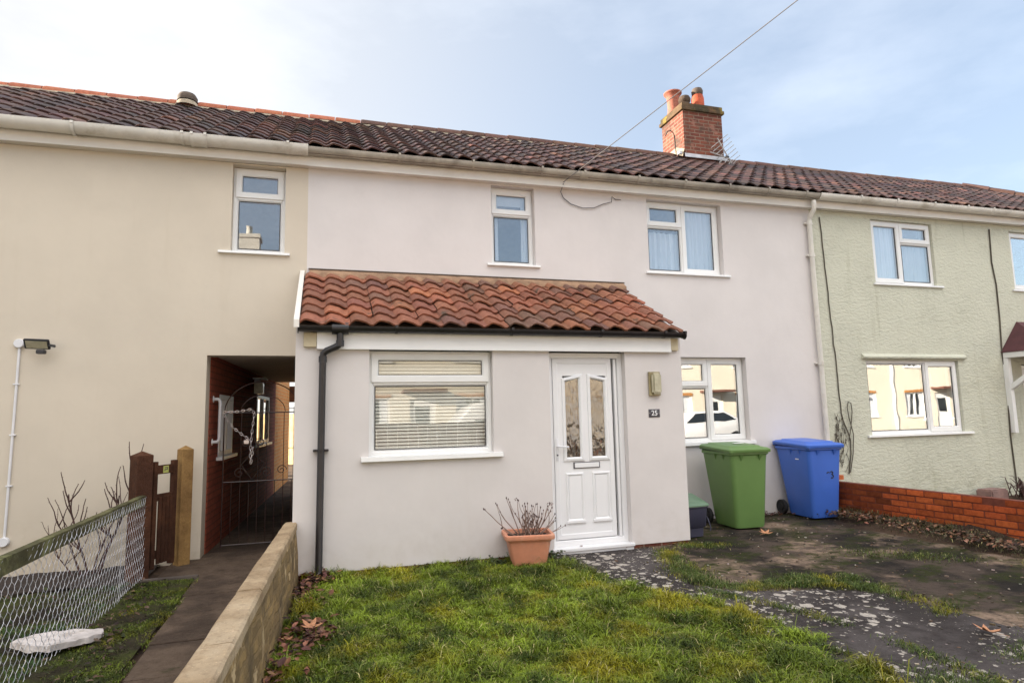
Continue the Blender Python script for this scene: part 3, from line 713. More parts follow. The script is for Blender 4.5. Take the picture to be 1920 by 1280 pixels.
# white downpipe
m = MB(); m.tube([(7.33, -.20, 4.74), (7.33, -.20, 4.66), (7.335, -.19, 4.60), (7.34, -.075, 4.50), (7.345, -.06, 4.45), (7.37, -.06, .05)], .036, 'gutter_white', 14)
for z in (4.42, 3.90, 2.20, 1.0): m.tube([(7.37-.006*z, -.06, z-.03), (7.37-.006*z, -.06, z+.03)], .043, 'gutter_white', 14); m.box(7.28, 7.43, -.05, -.001, z-.012, z+.012, 'gutter_white', .004)
m.build('drainpipe', B)
# loop of cable under the eaves
m = MB(); z = 4.60
m.tube([(3.15, -.14, 4.66), (3.15, -.03, 4.58), (3.19, -.02, 4.50), (3.30, -.02, 4.42), (3.48, -.02, 4.375), (3.65, -.02, 4.39), (3.80, -.02, 4.46), (3.93, -.02, 4.50), (3.94, -.02, 4.58), (3.99, -.02, 4.545), (4.08, -.02, 4.545)], .006, 'cable_grey', 6)
m.build('cable', B)
# ---------------- porch (parts of number 25)
PY = -1.35; PX0, PX1 = -.25, 4.08
m = MB()
wall_holes(m, PX0, PX1, .045, 2.25, PY, .14, [(.46, 1.76, 1.12, 2.25), (2.41, 3.34, .045, 2.25)], 'render_pink')
m.box(PX0+.002, PX0+.14, PY+.14, -.001, .045, 2.25, 'render_pink'); m.box(PX1-.14, PX1-.002, PY+.14, -.001, .045, 2.25, 'render_pink')
for xx, yy_ in ((PX0+.001, 1), (PX1-.14, 1)):   # gable cheeks
    a, b_ = xx, xx+.139
    v = [(x, y, z) for x in (a, b_) for y, z in ((PY, 2.25), (-.001, 2.25), (-.001, 3.24), (PY, 2.46))]
    m.add(v, [(0, 1, 2, 3), (7, 6, 5, 4), (0, 3, 7, 4), (1, 5, 6, 2), (3, 2, 6, 7), (0, 4, 5, 1)], 'render_pink')
weld(m.build('porch_wall', B))
m = MB(); m.box(PX0+.02, 2.41, PY+.012, PY+.10, -.03, .044, 'brick_chimney'); m.box(3.34, PX1-.02, PY+.012, PY+.10, -.03, .044, 'brick_chimney'); m.box(PX1-.13, PX1-.02, PY+.1, -.01, -.03, .044, 'brick_chimney'); m.build('plinth', B)
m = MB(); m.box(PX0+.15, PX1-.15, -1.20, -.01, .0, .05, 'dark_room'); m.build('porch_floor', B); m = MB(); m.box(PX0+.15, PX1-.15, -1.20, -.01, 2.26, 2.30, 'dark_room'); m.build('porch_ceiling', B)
m = MB(); ye, ze, yr, zr = -1.50, 2.445, -.03, 3.262
tiles(m, PX0+.04, 4.035, ye, ze, yr, zr, .238, 7, 'roof_tile', red_tile, A=.024, lift=.028, seg=12, tilt=False, jit=.006)
v = [(x, y, z) for x in (PX0+.03, 4.03) for y, z in ((ye+.05, ze-.03), (-.002, zr-.02), (ye+.05, ze-.06), (-.002, zr-.08))]
m.add(v, [(0, 1, 5, 4), (2, 6, 7, 3), (0, 4, 6, 2), (1, 3, 7, 5), (0, 2, 3, 1), (4, 5, 7, 6)], 'flashing_dark')
pr_ = m.build('porch_roof', B)
m = MB(); n = 90; vs = []; fs = []
for i in range(n+1):
    x = lerp(PX0+.09, PX1-.01, i/n); j = random.uniform(-.008, .008); k = .022*math.sin(2*math.pi*((x-PX0)/.238))
    vs += [(x, -.003, 3.325), (x, -.012, 3.322), (x, -.050+j*.6, 3.290+j*.5), (x, -.085+j, 3.262+k*.5+j), (x, -.095, 3.21)]
for i in range(n):
    for q in range(4): fs.append((i*5+q, i*5+q+1, i*5+6+q, i*5+5+q))
m.add(vs, fs, 'mortar_warm', True); m.box(PX0+.08, PX1, -.020, -.001, 3.326, 3.338, 'flashing_dark'); m.build('mortar_fillet', pr_)
m = MB()   # white bargeboard up the left verge
v = [(x, y, z) for x in (PX0-.015, PX0+.035) for y, z in ((-1.53, 2.40), (-.002, 3.235), (-1.53, 2.475), (-.002, 3.31))]
m.add(v, [(0, 1, 3, 2), (4, 6, 7, 5), (0, 4, 5, 1), (2, 3, 7, 6), (0, 2, 6, 4), (1, 5, 7, 3)], 'fascia_white'); m.build('bargeboard', pr_)
m = MB(); m.box(-.05, 3.93, PY-.045, PY-.001, 2.205, 2.375, 'upvc', .004); m.box(-.05, 3.93, PY-.052, PY-.046, 2.205, 2.225, 'upvc')
m.build('porch_fascia', B)
m = MB(); m.box(-.175, -.052, PY-.04, PY-.001, 2.225, 2.37, 'block_cream', .006); m.build('corbel', B); m = MB(); m.box(3.932, 4.03, PY-.04, PY-.001, 2.225, 2.37, 'block_cream', .006); m.build('corbel', B)
m = MB(); gutter(m, PX0+.02, 4.08, -1.455, lambda x: 2.425, .055, 'gutter_black', [.72, 1.95, 3.0, 3.80, 4.06], 'gutter_black')
m.tube([(PX0+.02, -1.455, 2.40), (PX0+.028, -1.455, 2.40)], .05, 'gutter_black', 16); m.tube([(4.074, -1.455, 2.40), (4.082, -1.455, 2.40)], .05, 'gutter_black', 16)
m.tube([(.09, -1.455, 2.405), (.25, -1.455, 2.405)], .06, 'gutter_black', 16)
m.build('porch_gutter', B)
m = MB(); m.tube([(.17, -1.455, 2.37), (.17, -1.455, 2.27), (.163, -1.452, 2.245), (.14, -1.447, 2.225), (.045, -1.425, 2.185), (.015, -1.418, 2.16), (.008, -1.415, 2.12), (-.004, -1.412, .09), (-.004, -1.425, .055), (-.004, -1.46, .02)], .034, 'gutter_black', 14)
for z in (2.10, 2.255): m.tube([(.008 if z < 2.2 else .17, -1.412 if z < 2.2 else -1.455, z-.03), (.008 if z < 2.2 else .17, -1.412 if z < 2.2 else -1.455, z+.03)], .040, 'gutter_black', 14)
m.tube([(.001, -1.412, 1.20), (.001, -1.412, 1.225)], .040, 'gutter_black', 14)
for dx in (-.055, .055): m.obox((.001+dx, -1.385, 1.212), (.018, 0, 0), (0, .033, 0), (0, 0, .012), 'gutter_black', .004)
m.build('porch_drainpipe', B)
window(B, .462, 1.758, 1.13, 2.202, PY+.075, [(.462, 1.758, 1.13, 1.875, False), (.462, 1.758, 1.875, 2.202, True)], (.385, 1.85, 1.125, .045, .045), silly=PY,
       blinds=[(.52, 1.70, 1.18, 1.86, .036), (.54, 1.68, 1.90, 2.13, .036)], gl='glass_clear')
# door
DYf = PY+.085
m = MB(); m.ring([(2.412, .075), (3.338, .075), (3.338, 2.198), (2.412, 2.198)], [(0, DYf+.07), (0, DYf), (.052, DYf), (.062, DYf+.012), (.062, DYf+.07)], 'upvc_door')
m.box(3.232, 3.262, DYf-.001, DYf+.05, .14, 2.13, 'upvc_door')
df = m.build('door_frame', B)
m = MB(); m.box(2.39, 3.36, PY-.03, DYf+.06, .040, .074, 'upvc_door', .006); m.box(2.40, 3.35, PY-.012, DYf+.05, -.02, .039, 'upvc_door', .004); m.build('threshold', df)
DX0, DX1, DZ0, DZ1 = 2.480, 3.205, .145, 2.135; dy = DYf+.012
m = MB()
gl_l = [(2.625, 1.03), (2.80, 1.03), (2.80, 1.915), (2.625, 1.865)]; gl_r = [(2.935, 1.03), (3.11, 1.03), (3.11, 1.865), (2.935, 1.915)]
# leaf face with two openings (polygonal tops kept as a small slanting fill)
wall_holes(m, DX0, DX1, DZ0, DZ1, dy, .045, [(2.60, 2.825, 1.005, 1.94), (2.91, 3.135, 1.005, 1.94)], 'upvc_door')
m.ring([(DX0, DZ0), (DX1, DZ0), (DX1, DZ1), (DX0, DZ1)], [(0, dy-.002), (.010, dy-.006), (.05, dy-.006), (.060, dy-.0015), (.060, dy), (0, dy)], 'upvc_door')
for gp in (gl_l, gl_r):
    xs_ = [p[0] for p in gp]; o = [(min(xs_)-.040, .985), (max(xs_)+.040, .985), (max(xs_)+.040, gp[2][1]+.048), (min(xs_)-.040, gp[3][1]+.048)]
    m.ring(o, [(0, dy-.001), (.006, dy-.014), (.030, dy-.018), (.038, dy-.010), (.046, dy+.006), (.046, dy+.03), (0, dy+.03)], 'upvc_door')
for (a, b_) in ((2.605, 2.82), (2.925, 3.14)):
    m.ring([(a, .33), (b_, .33), (b_, .86), (a, .86)], [(0, dy), (.004, dy-.010), (.018, dy-.014), (.030, dy-.004), (.036, dy)], 'upvc_door')
    m.box(a+.036, b_-.036, dy-.006, dy, .366, .824, 'upvc_door', .003)
    m.box(a-.004, b_+.004, dy-.020, dy-.0005, .315, .345, 'upvc_door', .005)
dr = m.build('door', B)
for gp in (gl_l, gl_r):
    p = MB(); p.add([(x, dy+y_, z) for y_ in (.010, .022) for x, z in gp], [(0, 1, 2, 3), (7, 6, 5, 4), (0, 4, 5, 1), (1, 5, 6, 2), (2, 6, 7, 3), (3, 7, 4, 0)], 'glass_ripple'); p.build('pane', dr)
m = MB(); m.box(2.70, 3.02, dy-.010, dy-.0005, .905, .975, 'plate_grey', .004); m.box(2.712, 3.008, dy-.016, dy-.0105, .914, .966, 'upvc_door', .003); m.build('letterbox', dr)
m = MB(); m.box(2.497, 2.525, dy-.013, dy-.0065, 1.00, 1.24, 'metal_white', .004); m.tube([(2.511, dy-.01, 1.155), (2.511, dy-.05, 1.155), (2.525, dy-.058, 1.154), (2.63, dy-.058, 1.148)], .010, 'metal_white', 10)
m.lathe((2.511, dy-.013, 1.06), [(0, -.006), (.009, -.006), (.010, 0)], 'plate_grey', 12, 'Y'); m.build('handle', dr)
# wall lamp, number plate
m = MB(); m.loft([(3.625, 3.775, PY-.035, PY-.001, 1.70, .015), (3.625, 3.775, PY-.035, PY-.001, 1.975, .015)], 'lamp_brass')
lm_ = m.build('wall_light', B)
m = MB(); bm = bmesh.new(); bmesh.ops.create_cube(bm, size=1)
for v in bm.verts: v.co = Vector((3.702+v.co.x*.118, PY-.062+v.co.y*.058, 1.838+v.co.z*.245))
bmesh.ops.bevel(bm, geom=bm.edges[:], offset=.022, segments=4, affect='EDGES'); m.bm(bm, 'lamp_diffuser', True); m.build('diffuser', lm_)
m = MB(); m.box(3.617, 3.760, PY-.008, PY-.0005, 1.452, 1.545, 'plate_grey', .003)
for x in (3.628, 3.749): m.lathe((x, PY-.008, 1.498), [(0, -.003), (.004, -.002), (.005, 0)], 'hub_metal', 8, 'Y')
pl = m.build('number_plate', B)
def text_mesh(txt, size, M, mat, parent, name, ext=.0012):
    cu_ = bpy.data.curves.new('t', 'FONT'); cu_.body = txt; cu_.size = size; cu_.align_x = 'CENTER'; cu_.align_y = 'CENTER'; cu_.extrude = ext; cu_.offset = .0006
    o = bpy.data.objects.new('t', cu_); COL.objects.link(o); bpy.context.view_layer.update()
    me = bpy.data.meshes.new_from_object(o.evaluated_get(bpy.context.evaluated_depsgraph_get())); bpy.data.objects.remove(o)
    org = ORG[parent.name]; me.transform(Matrix.Translation(-org) @ M); me.materials.clear(); me.materials.append(MATS[mat])
    q = bpy.data.objects.new(name, me); COL.objects.link(q); q.parent = parent; ORG[q.name] = org; return q
text_mesh('25', .082, Matrix.Translation((3.689, PY-.0095, 1.498)) @ Matrix.Rotation(R(90), 4, 'X'), 'number_white', pl, 'numerals')
# ---- green house
G = thing('terraced_house', 'pale green roughcast terraced house beside the pink one, behind the orange brick wall', 'house', (9.4, 0, 0))
m = MB(); wall_holes(m, 7.41, 11.35, -.10, 4.62, 0, .25, [(8.65, 9.98, 3.52, 4.60), (8.30, 10.27, 1.06, 2.255)], 'render_green', top=lambda x: 4.60+ez(x))
weld(m.build('wall', G)); shell(G, 7.41, 11.35, 'render_green')
m = MB(); tiles(m, 7.41, 11.35, EY, EZ, RY, RZ, .232, 12, 'roof_tile_dark', dark_tile); roof_under(m, 7.41, 11.35, 'flashing_dark'); m.build('roof', G)
m = MB(); ridge(m, 7.95, 11.35, lambda: rc((.15, .08, .06), .2)); m.build('ridge_tiles', G)
eaves(G, 7.41, 11.35, 'gutter_white', .084, FZ+.01, [8.2, 8.95, 9.75, 10.5, 11.1])
window(G, 8.652, 9.978, 3.525, 4.598, .05, [(8.652, 9.29, 3.525, 4.598, True), (9.29, 9.978, 3.525, 4.25, False), (9.29, 9.978, 4.25, 4.598, True)], (8.60, 10.10, 3.52, .03, .03), silly=0,
       curtains=[(8.85, 9.27, 3.55, 4.58, 'curtain', .02), (9.3, 9.95, 3.54, 4.22, 'curtain_grey', .006)])
window(G, 8.302, 10.268, 1.07, 2.253, .05, [(8.302, 9.57, 1.07, 2.253, False), (9.57, 10.268, 1.07, 2.253, True)], (8.20, 10.42, 1.07, .04, .035), silly=0, gl='glass_bright', curtains=[(9.62, 9.80, 1.1, 2.2, 'curtain_grey', .012)])
m = MB(); v = [(x, y, z) for x in (8.22, 10.42) for y, z in ((-.002, 2.36), (-.055, 2.31), (-.05, 2.285), (-.002, 2.275))]
m.add(v, [(0, 1, 5, 4), (1, 2, 6, 5), (2, 3, 7, 6), (0, 3, 2, 1), (4, 5, 6, 7), (0, 4, 7, 3)], 'render_green'); m.build('drip_ledge', G)
random.seed(11)
m = MB(); p = []
for i in range(24):
    t = i/23; p.append((lerp(7.60, 7.72, t)+random.uniform(-.008, .008), -.014, lerp(4.55, 1.42, t)))
p += [(7.74, -.016, 1.30), (7.80, -.02, 1.15), (7.84, -.02, 1.02), (7.83, -.02, .8), (7.76, -.02, .50)]
m.tube(p, .009, 'cable_dark', 6)
m.tube([(7.80, -.03, 1.0), (7.86, -.03, 1.2), (7.91, -.03, 1.45), (7.90, -.03, 1.58), (7.85, -.03, 1.60), (7.82, -.03, 1.52), (7.84, -.03, 1.35), (7.90, -.03, 1.1), (7.86, -.03, .8), (7.78, -.03, .52)], .007, 'cable_dark', 6)
m.build('cable', G); m = MB(); m.tube([(11.33, -.014, 4.60), (11.30, -.014, 4.0), (11.35, -.014, 3.6), (11.34, -.014, 3.0), (11.30, -.014, 2.4), (11.33, -.014, 1.8), (11.28, -.014, 1.0), (11.30, -.014, .1)], .012, 'cable_dark', 6)
m.build('cable', G)
# ---- farthest house
H = thing('terraced_house', 'farthest pale green house at the right edge with a dark red porch canopy', 'house', (13.3, 0, 0))
m = MB(); wall_holes(m, 11.35, 15.2, -.10, 4.62, 0, .25, [(11.82, 13.0, 3.53, 4.60), (11.75, 12.65, .1, 2.20)], 'render_green', top=lambda x: 4.60+ez(x))
weld(m.build('wall', H)); shell(H, 11.35, 15.2, 'render_green')
m = MB(); tiles(m, 11.35, 17.4, EY, EZ, RY, RZ, .232, 12, 'roof_tile_dark', dark_tile, right=lambda t: 17.4-2.6*t)
xr = 14.8; e = ez(15)
m.add([(11.35, EY+.03, EZ-.05+ez(11)), (17.4, EY+.03, EZ-.05+e), (xr, RY, RZ-.05+e), (11.35, RY, RZ-.05+ez(11)), (17.4, 6.1, EZ-.05+e), (11.35, 6.1, EZ-.05+ez(11))], [(0, 1, 2, 3), (1, 4, 2), (3, 2, 4, 5)], 'flashing_dark')
m.build('roof', H)
m = MB(); ridge(m, 11.35, 14.9, lambda: rc((.15, .08, .06), .2)); m.build('ridge_tiles', H)
m = MB()
for i in range(9):
    t0, t1 = i/9, (i+1)/9+.01; a = Vector((lerp(xr, 17.4, t0), lerp(RY, EY, t0), lerp(RZ+.02, EZ, t0)+e)); b_ = Vector((lerp(xr, 17.4, t1), lerp(RY, EY, t1), lerp(RZ+.02, EZ, t1)+e))
    m.tube([a, b_], [.085, .10], 'ridge_tile', 10, col=rc((.13, .07, .055), .2))
m.build('hip_tiles', H)
eaves(H, 11.35, 17.3, 'gutter_white', .084, FZ+.01, [11.9, 12.8, 13.7, 14.6])
window(H, 11.822, 12.998, 3.535, 4.598, .05, [(11.822, 12.998, 3.535, 4.598, True)], (11.75, 13.1, 3.53, .03, .03), silly=0, gl='glass_bright')
m = MB(); m.ringbox(11.76, 12.64, .12, 2.18, .06, .05, .12, 'upvc'); m.box(11.82, 12.58, .06, .10, .15, 2.12, 'upvc_door'); d2 = m.build('door', H)
m = MB(); m.box(11.90, 12.5, .045, .059, 1.0, 2.0, 'glass_bright'); m.build('pane', d2)
# canopy with white brackets
m = MB()
v = [(11.28, -.85, 2.40), (13.2, -.85, 2.40), (13.1, -.002, 2.95), (11.75, -.002, 2.95), (11.28, -.002, 2.40), (13.2, -.002, 2.40)]
m.add(v, [(0, 1, 2, 3), (0, 3, 4), (1, 5, 2), (0, 4, 5, 1)], 'canopy_roof'); cp = m.build('canopy', H)
m = MB(); m.box(11.30, 13.15, -.84, -.78, 2.30, 2.395, 'upvc', .005); m.box(11.30, 11.36, -.779, -.001, 2.30, 2.395, 'upvc', .005)
m.box(11.30, 11.38, -.09, -.002, 1.02, 2.295, 'upvc', .006); m.obox((11.34, -.42, 2.02), (.035, 0, 0), (0, .40, .27*-1), (0, .022, .034), 'upvc', .004)
m.build('bracket', cp)
# ================================================================== THINGS IN FRONT
def local(c, rz): return Matrix.Translation(c) @ Matrix.Rotation(rz, 4, 'Z')
simple('bin_green', (.13, .235, .070), .42, .07, 3, .05, bscale=180, dirt=(.06, .13, .04, .60, .35))
simple('bin_blue', (.052, .145, .56), .40, .06, 3, .05, bscale=180, dirt=(.09, .16, .46, .60, .3))
def wheelie(name, label, loc, rz, mat):
    t = thing(name, label, 'wheelie bin', loc, rz, 'wheelie bins by the house wall')
    m = MB()   # body: width x, depth y (front -y), back +y
    m.loft([(-.205, .205, -.29, .20, .012, .05), (-.215, .215, -.300, .225, .05, .06), (-.262, .262, -.345, .335, .84, .055), (-.268, .268, -.352, .345, .92, .05),
            (-.285, .285, -.372, .36, .935, .05), (-.285, .285, -.372, .36, .965, .05), (-.27, .27, -.355, .34, .968, .05)], mat, True, True, 5)
    for x in (-.13, .14): m.add([(x-.026, -.350, .920), (x+.026, -.350, .920), (x, -.343, .845), (x-.026, -.385, .932), (x+.026, -.385, .932)], [(3, 4, 2), (0, 3, 2), (1, 2, 4)], mat)
    for y in (-.16, .02):
        for sx in (-1, 1): m.add([(sx*.266, y-.024, .920), (sx*.266, y+.024, .920), (sx*.259, y, .845), (sx*.296, y-.024, .932), (sx*.296, y+.024, .932)], [(3, 4, 2), (0, 3, 2), (1, 2, 4)], mat)
    m.build('body', t, True)
    m = MB(); q = lambda h: (lambda x, y: h+.035*min(1, max(0, (y+.36)/.7)))
    m.loft([(-.298, .298, -.392, .365, q(.958), .045), (-.302, .302, -.396, .37, q(.963), .045), (-.302, .302, -.396, .37, q(.995), .045), (-.285, .285, -.375, .36, q(1.012), .06),
            (-.235, .235, -.30, .30, q(1.022), .07), (-.225, .225, -.29, .29, q(1.034), .07), (-.20, .20, -.26, .26, q(1.037), .07)], mat, True, True, 5)
    for x in (-.24, .24): m.obox((x, .375, 1.005), (.035, 0, 0), (0, .022, 0), (0, 0, .028), mat, .006)
    m.build('lid', t, True)
    m = MB(); m.tube([(-.22, .34, .94), (-.22, .405, .975), (.22, .405, .975), (.22, .34, .94)], .016, mat, 10); m.build('handle', t, True)
    for sx in (-1, 1):
        m = MB(); m.lathe((sx*.262, .285, .10), [(0, -.028), (.045, -.028), (.05, -.018), (.075, -.018), (.08, -.026), (.10, -.024), (.10, .024), (.08, .026), (.075, .018), (.05, .018), (.045, .028), (0, .028)], 'rubber', 24, 'X'); m.build('wheel', t, True)
    m = MB(); m.tube([(-.25, .285, .10), (.25, .285, .10)], .012, 'hub_metal', 8); m.build('axle', t, True)
    return t
gb = wheelie('wheelie_bin', 'grass green wheelie bin between the porch corner and the blue bin', (5.27, -.62, .012), R(-3), 'bin_green')
m = MB(); m.obox((.06, -.02, 1.063), (.07, 0, 0), (0, .035, .0018), (0, 0, .0012), 'number_white'); m.build('lid_label', gb, True)
bb = wheelie('wheelie_bin', 'blue wheelie bin marked with a black 3, in front of the white drainpipe', (6.66, -.41, .012), R(-3), 'bin_blue')
m = MB(); z0 = .585; yb = -.3315
def mk(pts): m.tube([(x, yb+(.60-z)*.057, z) for x, z in pts], .0085, 'marker', 6)
mk([(.015, .612), (.028, .622), (.045, .625), (.058, .618)]); mk([(.075, .628), (.095, .632), (.112, .622), (.108, .606), (.090, .596), (.108, .588), (.120, .570), (.112, .548), (.094, .542), (.082, .552)])
m.build('marking', bb, True)
m = MB(); m.obox((-.262, -.1, .80), (.0015, 0, .0), (0, .035, 0), (0, 0, .006), 'number_white'); m.build('label_strip', bb, True)
# food caddy
t = thing('food_caddy', 'small dark grey caddy with a green lid at the foot of the porch corner', 'waste caddy', (4.325, -.98, .012), R(6))
m = MB(); m.loft([(-.115, .115, -.105, .105, 0, .03), (-.12, .12, -.11, .11, .10, .03), (-.14, .14, -.13, .13, .12, .03), (-.155, .155, -.15, .15, .34, .03), (-.165, .165, -.16, .16, .345, .03), (-.165, .165, -.16, .16, .36, .03)], 'caddy_grey'); m.build('body', t, True)
m = MB(); q = lambda h: (lambda x, y: h+.10*max(0, (y+.17)/.34)); m.loft([(-.172, .172, -.168, .168, q(.358), .03), (-.172, .172, -.168, .168, q(.372), .03), (-.15, .15, -.14, .14, q(.39), .03)], 'caddy_lid'); m.build('lid', t, True)
m = MB(); m.tube([(.165, -.02, .30), (.185, -.10, .20), (.19, -.14, .10), (.18, -.14, .06)], .006, 'caddy_grey', 6); m.build('handle', t, True)
# planter + hydrangea
t = thing('plant_pot', 'square terracotta coloured plastic planter left of the front door', 'plant pot', (2.03, -1.60, .025), R(-10))
m = MB(); m.loft([(-.165, .165, -.125, .125, .0, .03), (-.178, .178, -.137, .137, .05, .03), (-.20, .20, -.158, .158, .16, .03), (-.212, .212, -.168, .168, .232, .03), (-.218, .218, -.174, .174, .236, .03), (-.220, .220, -.176, .176, .252, .03),
    (-.248, .248, -.20, .20, .256, .035), (-.252, .252, -.205, .205, .270, .035), (-.250, .250, -.203, .203, .298, .035), (-.240, .240, -.195, .195, .304, .035), (-.218, .218, -.172, .172, .302, .03), (-.212, .212, -.166, .166, .255, .03)], 'terracotta_plastic', True, False)
m.build('pot', t, True)
m = MB(); m.add([(-.21, -.165, .262), (.21, -.165, .262), (.21, .165, .262), (-.21, .165, .262), (0, 0, .29)], [(0, 1, 4), (1, 2, 4), (2, 3, 4), (3, 0, 4)], 'soil'); m.build('soil', t, True)
random.seed(5)
pt = thing('hydrangea', 'bare winter hydrangea stems standing in the terracotta planter', 'plant', (2.03, -1.60, .28))
def stem(m, p, d, L, r, mat, n=7, curve=.25, wig=.02, up=.3):
    p = Vector(p); d = Vector(d).normalized(); pts = [p.copy()]; rs = [r]
    for i in range(n):
        d = (d+Vector((random.uniform(-wig, wig)*4, random.uniform(-wig, wig)*4, up*.25))).normalized(); p = p+d*(L/n); pts.append(p.copy()); rs.append(r*(1-.55*(i+1)/n))
    m.tube(pts, rs, mat, 5); return pts, d
m = MB()
specs = [(-.14, -.02, -1.0, .55, .50), (-.10, 0, -.75, .85, .44), (-.07, .03, -.5, .9, .46), (-.05, -.03, -.35, 1, .42), (-.02, .02, -.15, 1, .36), (0, -.03, .0, 1, .28), (.02, .02, .05, 1, .36), (.03, -.02, .15, 1, .25), (.05, 0, .28, 1, .34),
         (.06, .03, .5, .9, .34), (.08, -.02, .62, .75, .38), (.10, .02, .75, .8, .40), (.11, -.03, .9, .55, .32), (.13, .0, 1, .3, .30), (-.03, -.04, -.2, 1, .22), (.01, .04, .1, 1, .24), (-.12, -.03, -1, .35, .22), (.07, -.04, .4, 1, .22), (.0, .0, -.05, 1, .33), (.15, -.05, 1, .12, .30)]
specs += [(random.uniform(-.1, .12), random.uniform(-.06, .06), random.uniform(-.6, .7), random.uniform(.5, 1), random.uniform(.14, .28)) for _ in range(14)]
for sx, sy, dx, dz, L in specs:
    p, d = stem(m, (2.03+sx*.9, -1.60+sy, .29), (dx, random.uniform(-.2, .2), dz), L*.88, random.uniform(.0042, .007), 'twig', 7, wig=.035)
    for _ in range(random.choice((1, 1, 2))):
        k = random.randint(2, 4); q, _d = stem(m, p[k], (dx+random.uniform(-.9, .9), random.uniform(-.5, .5), dz+.3), L*random.uniform(.3, .55), .0042, 'twig', 5, wig=.05); m.lathe(q[-1], [(.001, -.010), (.006, -.003), (.005, .005), (0, .012)], 'rose_stem', 6)
    tip = p[-1]; m.lathe(tip, [(.001, -.012), (.007, -.004), (.006, .006), (0, .014)], 'rose_stem', 6)
m.build('stems', pt)
m = MB()
for tip in ((1.91, -1.60, .66), (2.27, -1.6, .60), (2.30, -1.62, .59)):
    for k in range(9):
        a = random.uniform(0, 6.28); q = Vector(tip)+Vector((random.gauss(0, .012), random.gauss(0, .012), random.gauss(0, .01)))
        u = Vector((math.cos(a), math.sin(a), random.uniform(-1, 1))).normalized()*.010; v_ = u.cross(Vector((.3, .2, 1))).normalized()*.008
        m.add([q-u, q+v_, q+u, q-v_], [(0, 1, 2, 3)], 'leaf_brown')
for k in range(130):
    a = random.uniform(0, 6.28); q = Vector((2.05+random.gauss(0, .07), -1.6+random.gauss(0, .05), .30+abs(random.gauss(0, .03))))
    u = Vector((math.cos(a), math.sin(a), random.uniform(-.2, 1.4))).normalized()*random.uniform(.008, .02); v_ = u.cross(Vector((.3, .2, 1))).normalized()*.006
    m.add([q-u, q+v_, q+u, q-v_], [(0, 1, 2, 3)], 'leaf_brown')
m.build('dried_leaves', pt)
# rose bush in the cream house's bed
random.seed(21)
t = thing('rose_bush', 'leafless thorny rose bush against the cream wall behind the wire fence', 'shrub', (-2.25, -.25, .02))
m = MB()
for (sx, sy, dx, dy_, dz, L, r) in [(-.05, 0, -.35, 0, 1, .62, .011), (.0, 0, -.12, .05, 1, .85, .013), (.05, 0, .1, 0, 1, .80, .013), (.10, 0, .30, 0, 1, 1.15, .014), (.06, .05, .22, .1, 1, .75, .010), (-.12, .0, -.6, 0, .8, .45, .008)]:
    p, d = stem(m, (-2.25+sx, -.28+sy, .0), (dx, dy_, dz), L, r, 'rose_stem', 10, wig=.05, up=.12)
    for k in range(3, 10, 2):
        for _ in range(2):
            q, e_ = stem(m, p[k], (random.uniform(-.9, .7), random.uniform(-.4, .3), random.uniform(.6, 1.2)), random.uniform(.18, .42), r*.6, 'rose_stem', 6, wig=.05, up=.35)
            for pp in q[1:]:
                u = Vector((random.uniform(-1, 1), random.uniform(-1, 1), .2)).normalized()*.016; m.tube([pp, pp+u], [.003, .0005], 'rose_stem', 3)
m.build('stems', t)
# low wall between path and lawn
t = thing('garden_wall', 'low ochre rendered garden wall with pale coping running from the porch towards the street', 'wall', (-.30, -3, 0))
def wallpt(y, side, base=False):
    tt = (-1.12-y)/4.0; xr_ = -.195-.178*tt; xl = -.315-.215*tt
    return (xr_ if side else xl)
m = MB(); n = 60; vs = []; fs = []
for i in range(n+1):
    y = lerp(-1.12, -7.5, i/n); w_ = .010*mnoise.noise((y*4, 0, 0)); a, b_ = wallpt(y, 0)+.008, wallpt(y, 1)-.010
    vs += [(a, y, -.05), (a, y, .475), (b_+w_, y, .475), (b_+w_*2+.02, y, .25), (b_+.03, y, -.05)]
for i in range(n):
    for q in range(4): fs.append((i*5+q, i*5+q+1, i*5+6+q, i*5+5+q))
fs += [(4, 3, 2, 1, 0), tuple(n*5+k for k in range(5))]
m.add(vs, fs, 'lowwall_side'); m.build('wall', t)
m = MB(); y = -1.12; random.seed(4); first = True
while y > -7.4:
    L = random.uniform(.85, .95); a0, b0, a1, b1 = wallpt(y, 0), wallpt(y, 1), wallpt(y-L, 0), wallpt(y-L, 1); jz = random.uniform(-.004, .004)
    k = 6; vs = []; fs = []
    for i in range(k+1):
        s_ = i/k; yy_ = lerp(y, y-L+.008, s_); aa, bb_ = lerp(a0, a1, s_), lerp(b0, b1, s_); dn = .035 if (first and i == 0) else (.008 if first and i == 1 else 0)
        j = [random.uniform(-.003, .003) for _ in range(4)]
        vs += [(aa+j[0], yy_, .476), (aa+j[1], yy_, .533+jz-dn), (aa+.012, yy_, .545+jz-dn), (bb_-.014, yy_, .548+jz-dn+j[2]), (bb_+j[3], yy_, .535+jz-dn), (bb_+j[1], yy_, .476)]
    for i in range(k):
        for q in range(6): fs.append((i*6+q, i*6+(q+1) % 6, i*6+6+(q+1) % 6, i*6+6+q))
    fs += [tuple(range(6)), tuple(k*6+q for q in range(6))]
    m.add(vs, fs, 'lowwall_top', False); y -= L; first = False
m.build('coping', t)
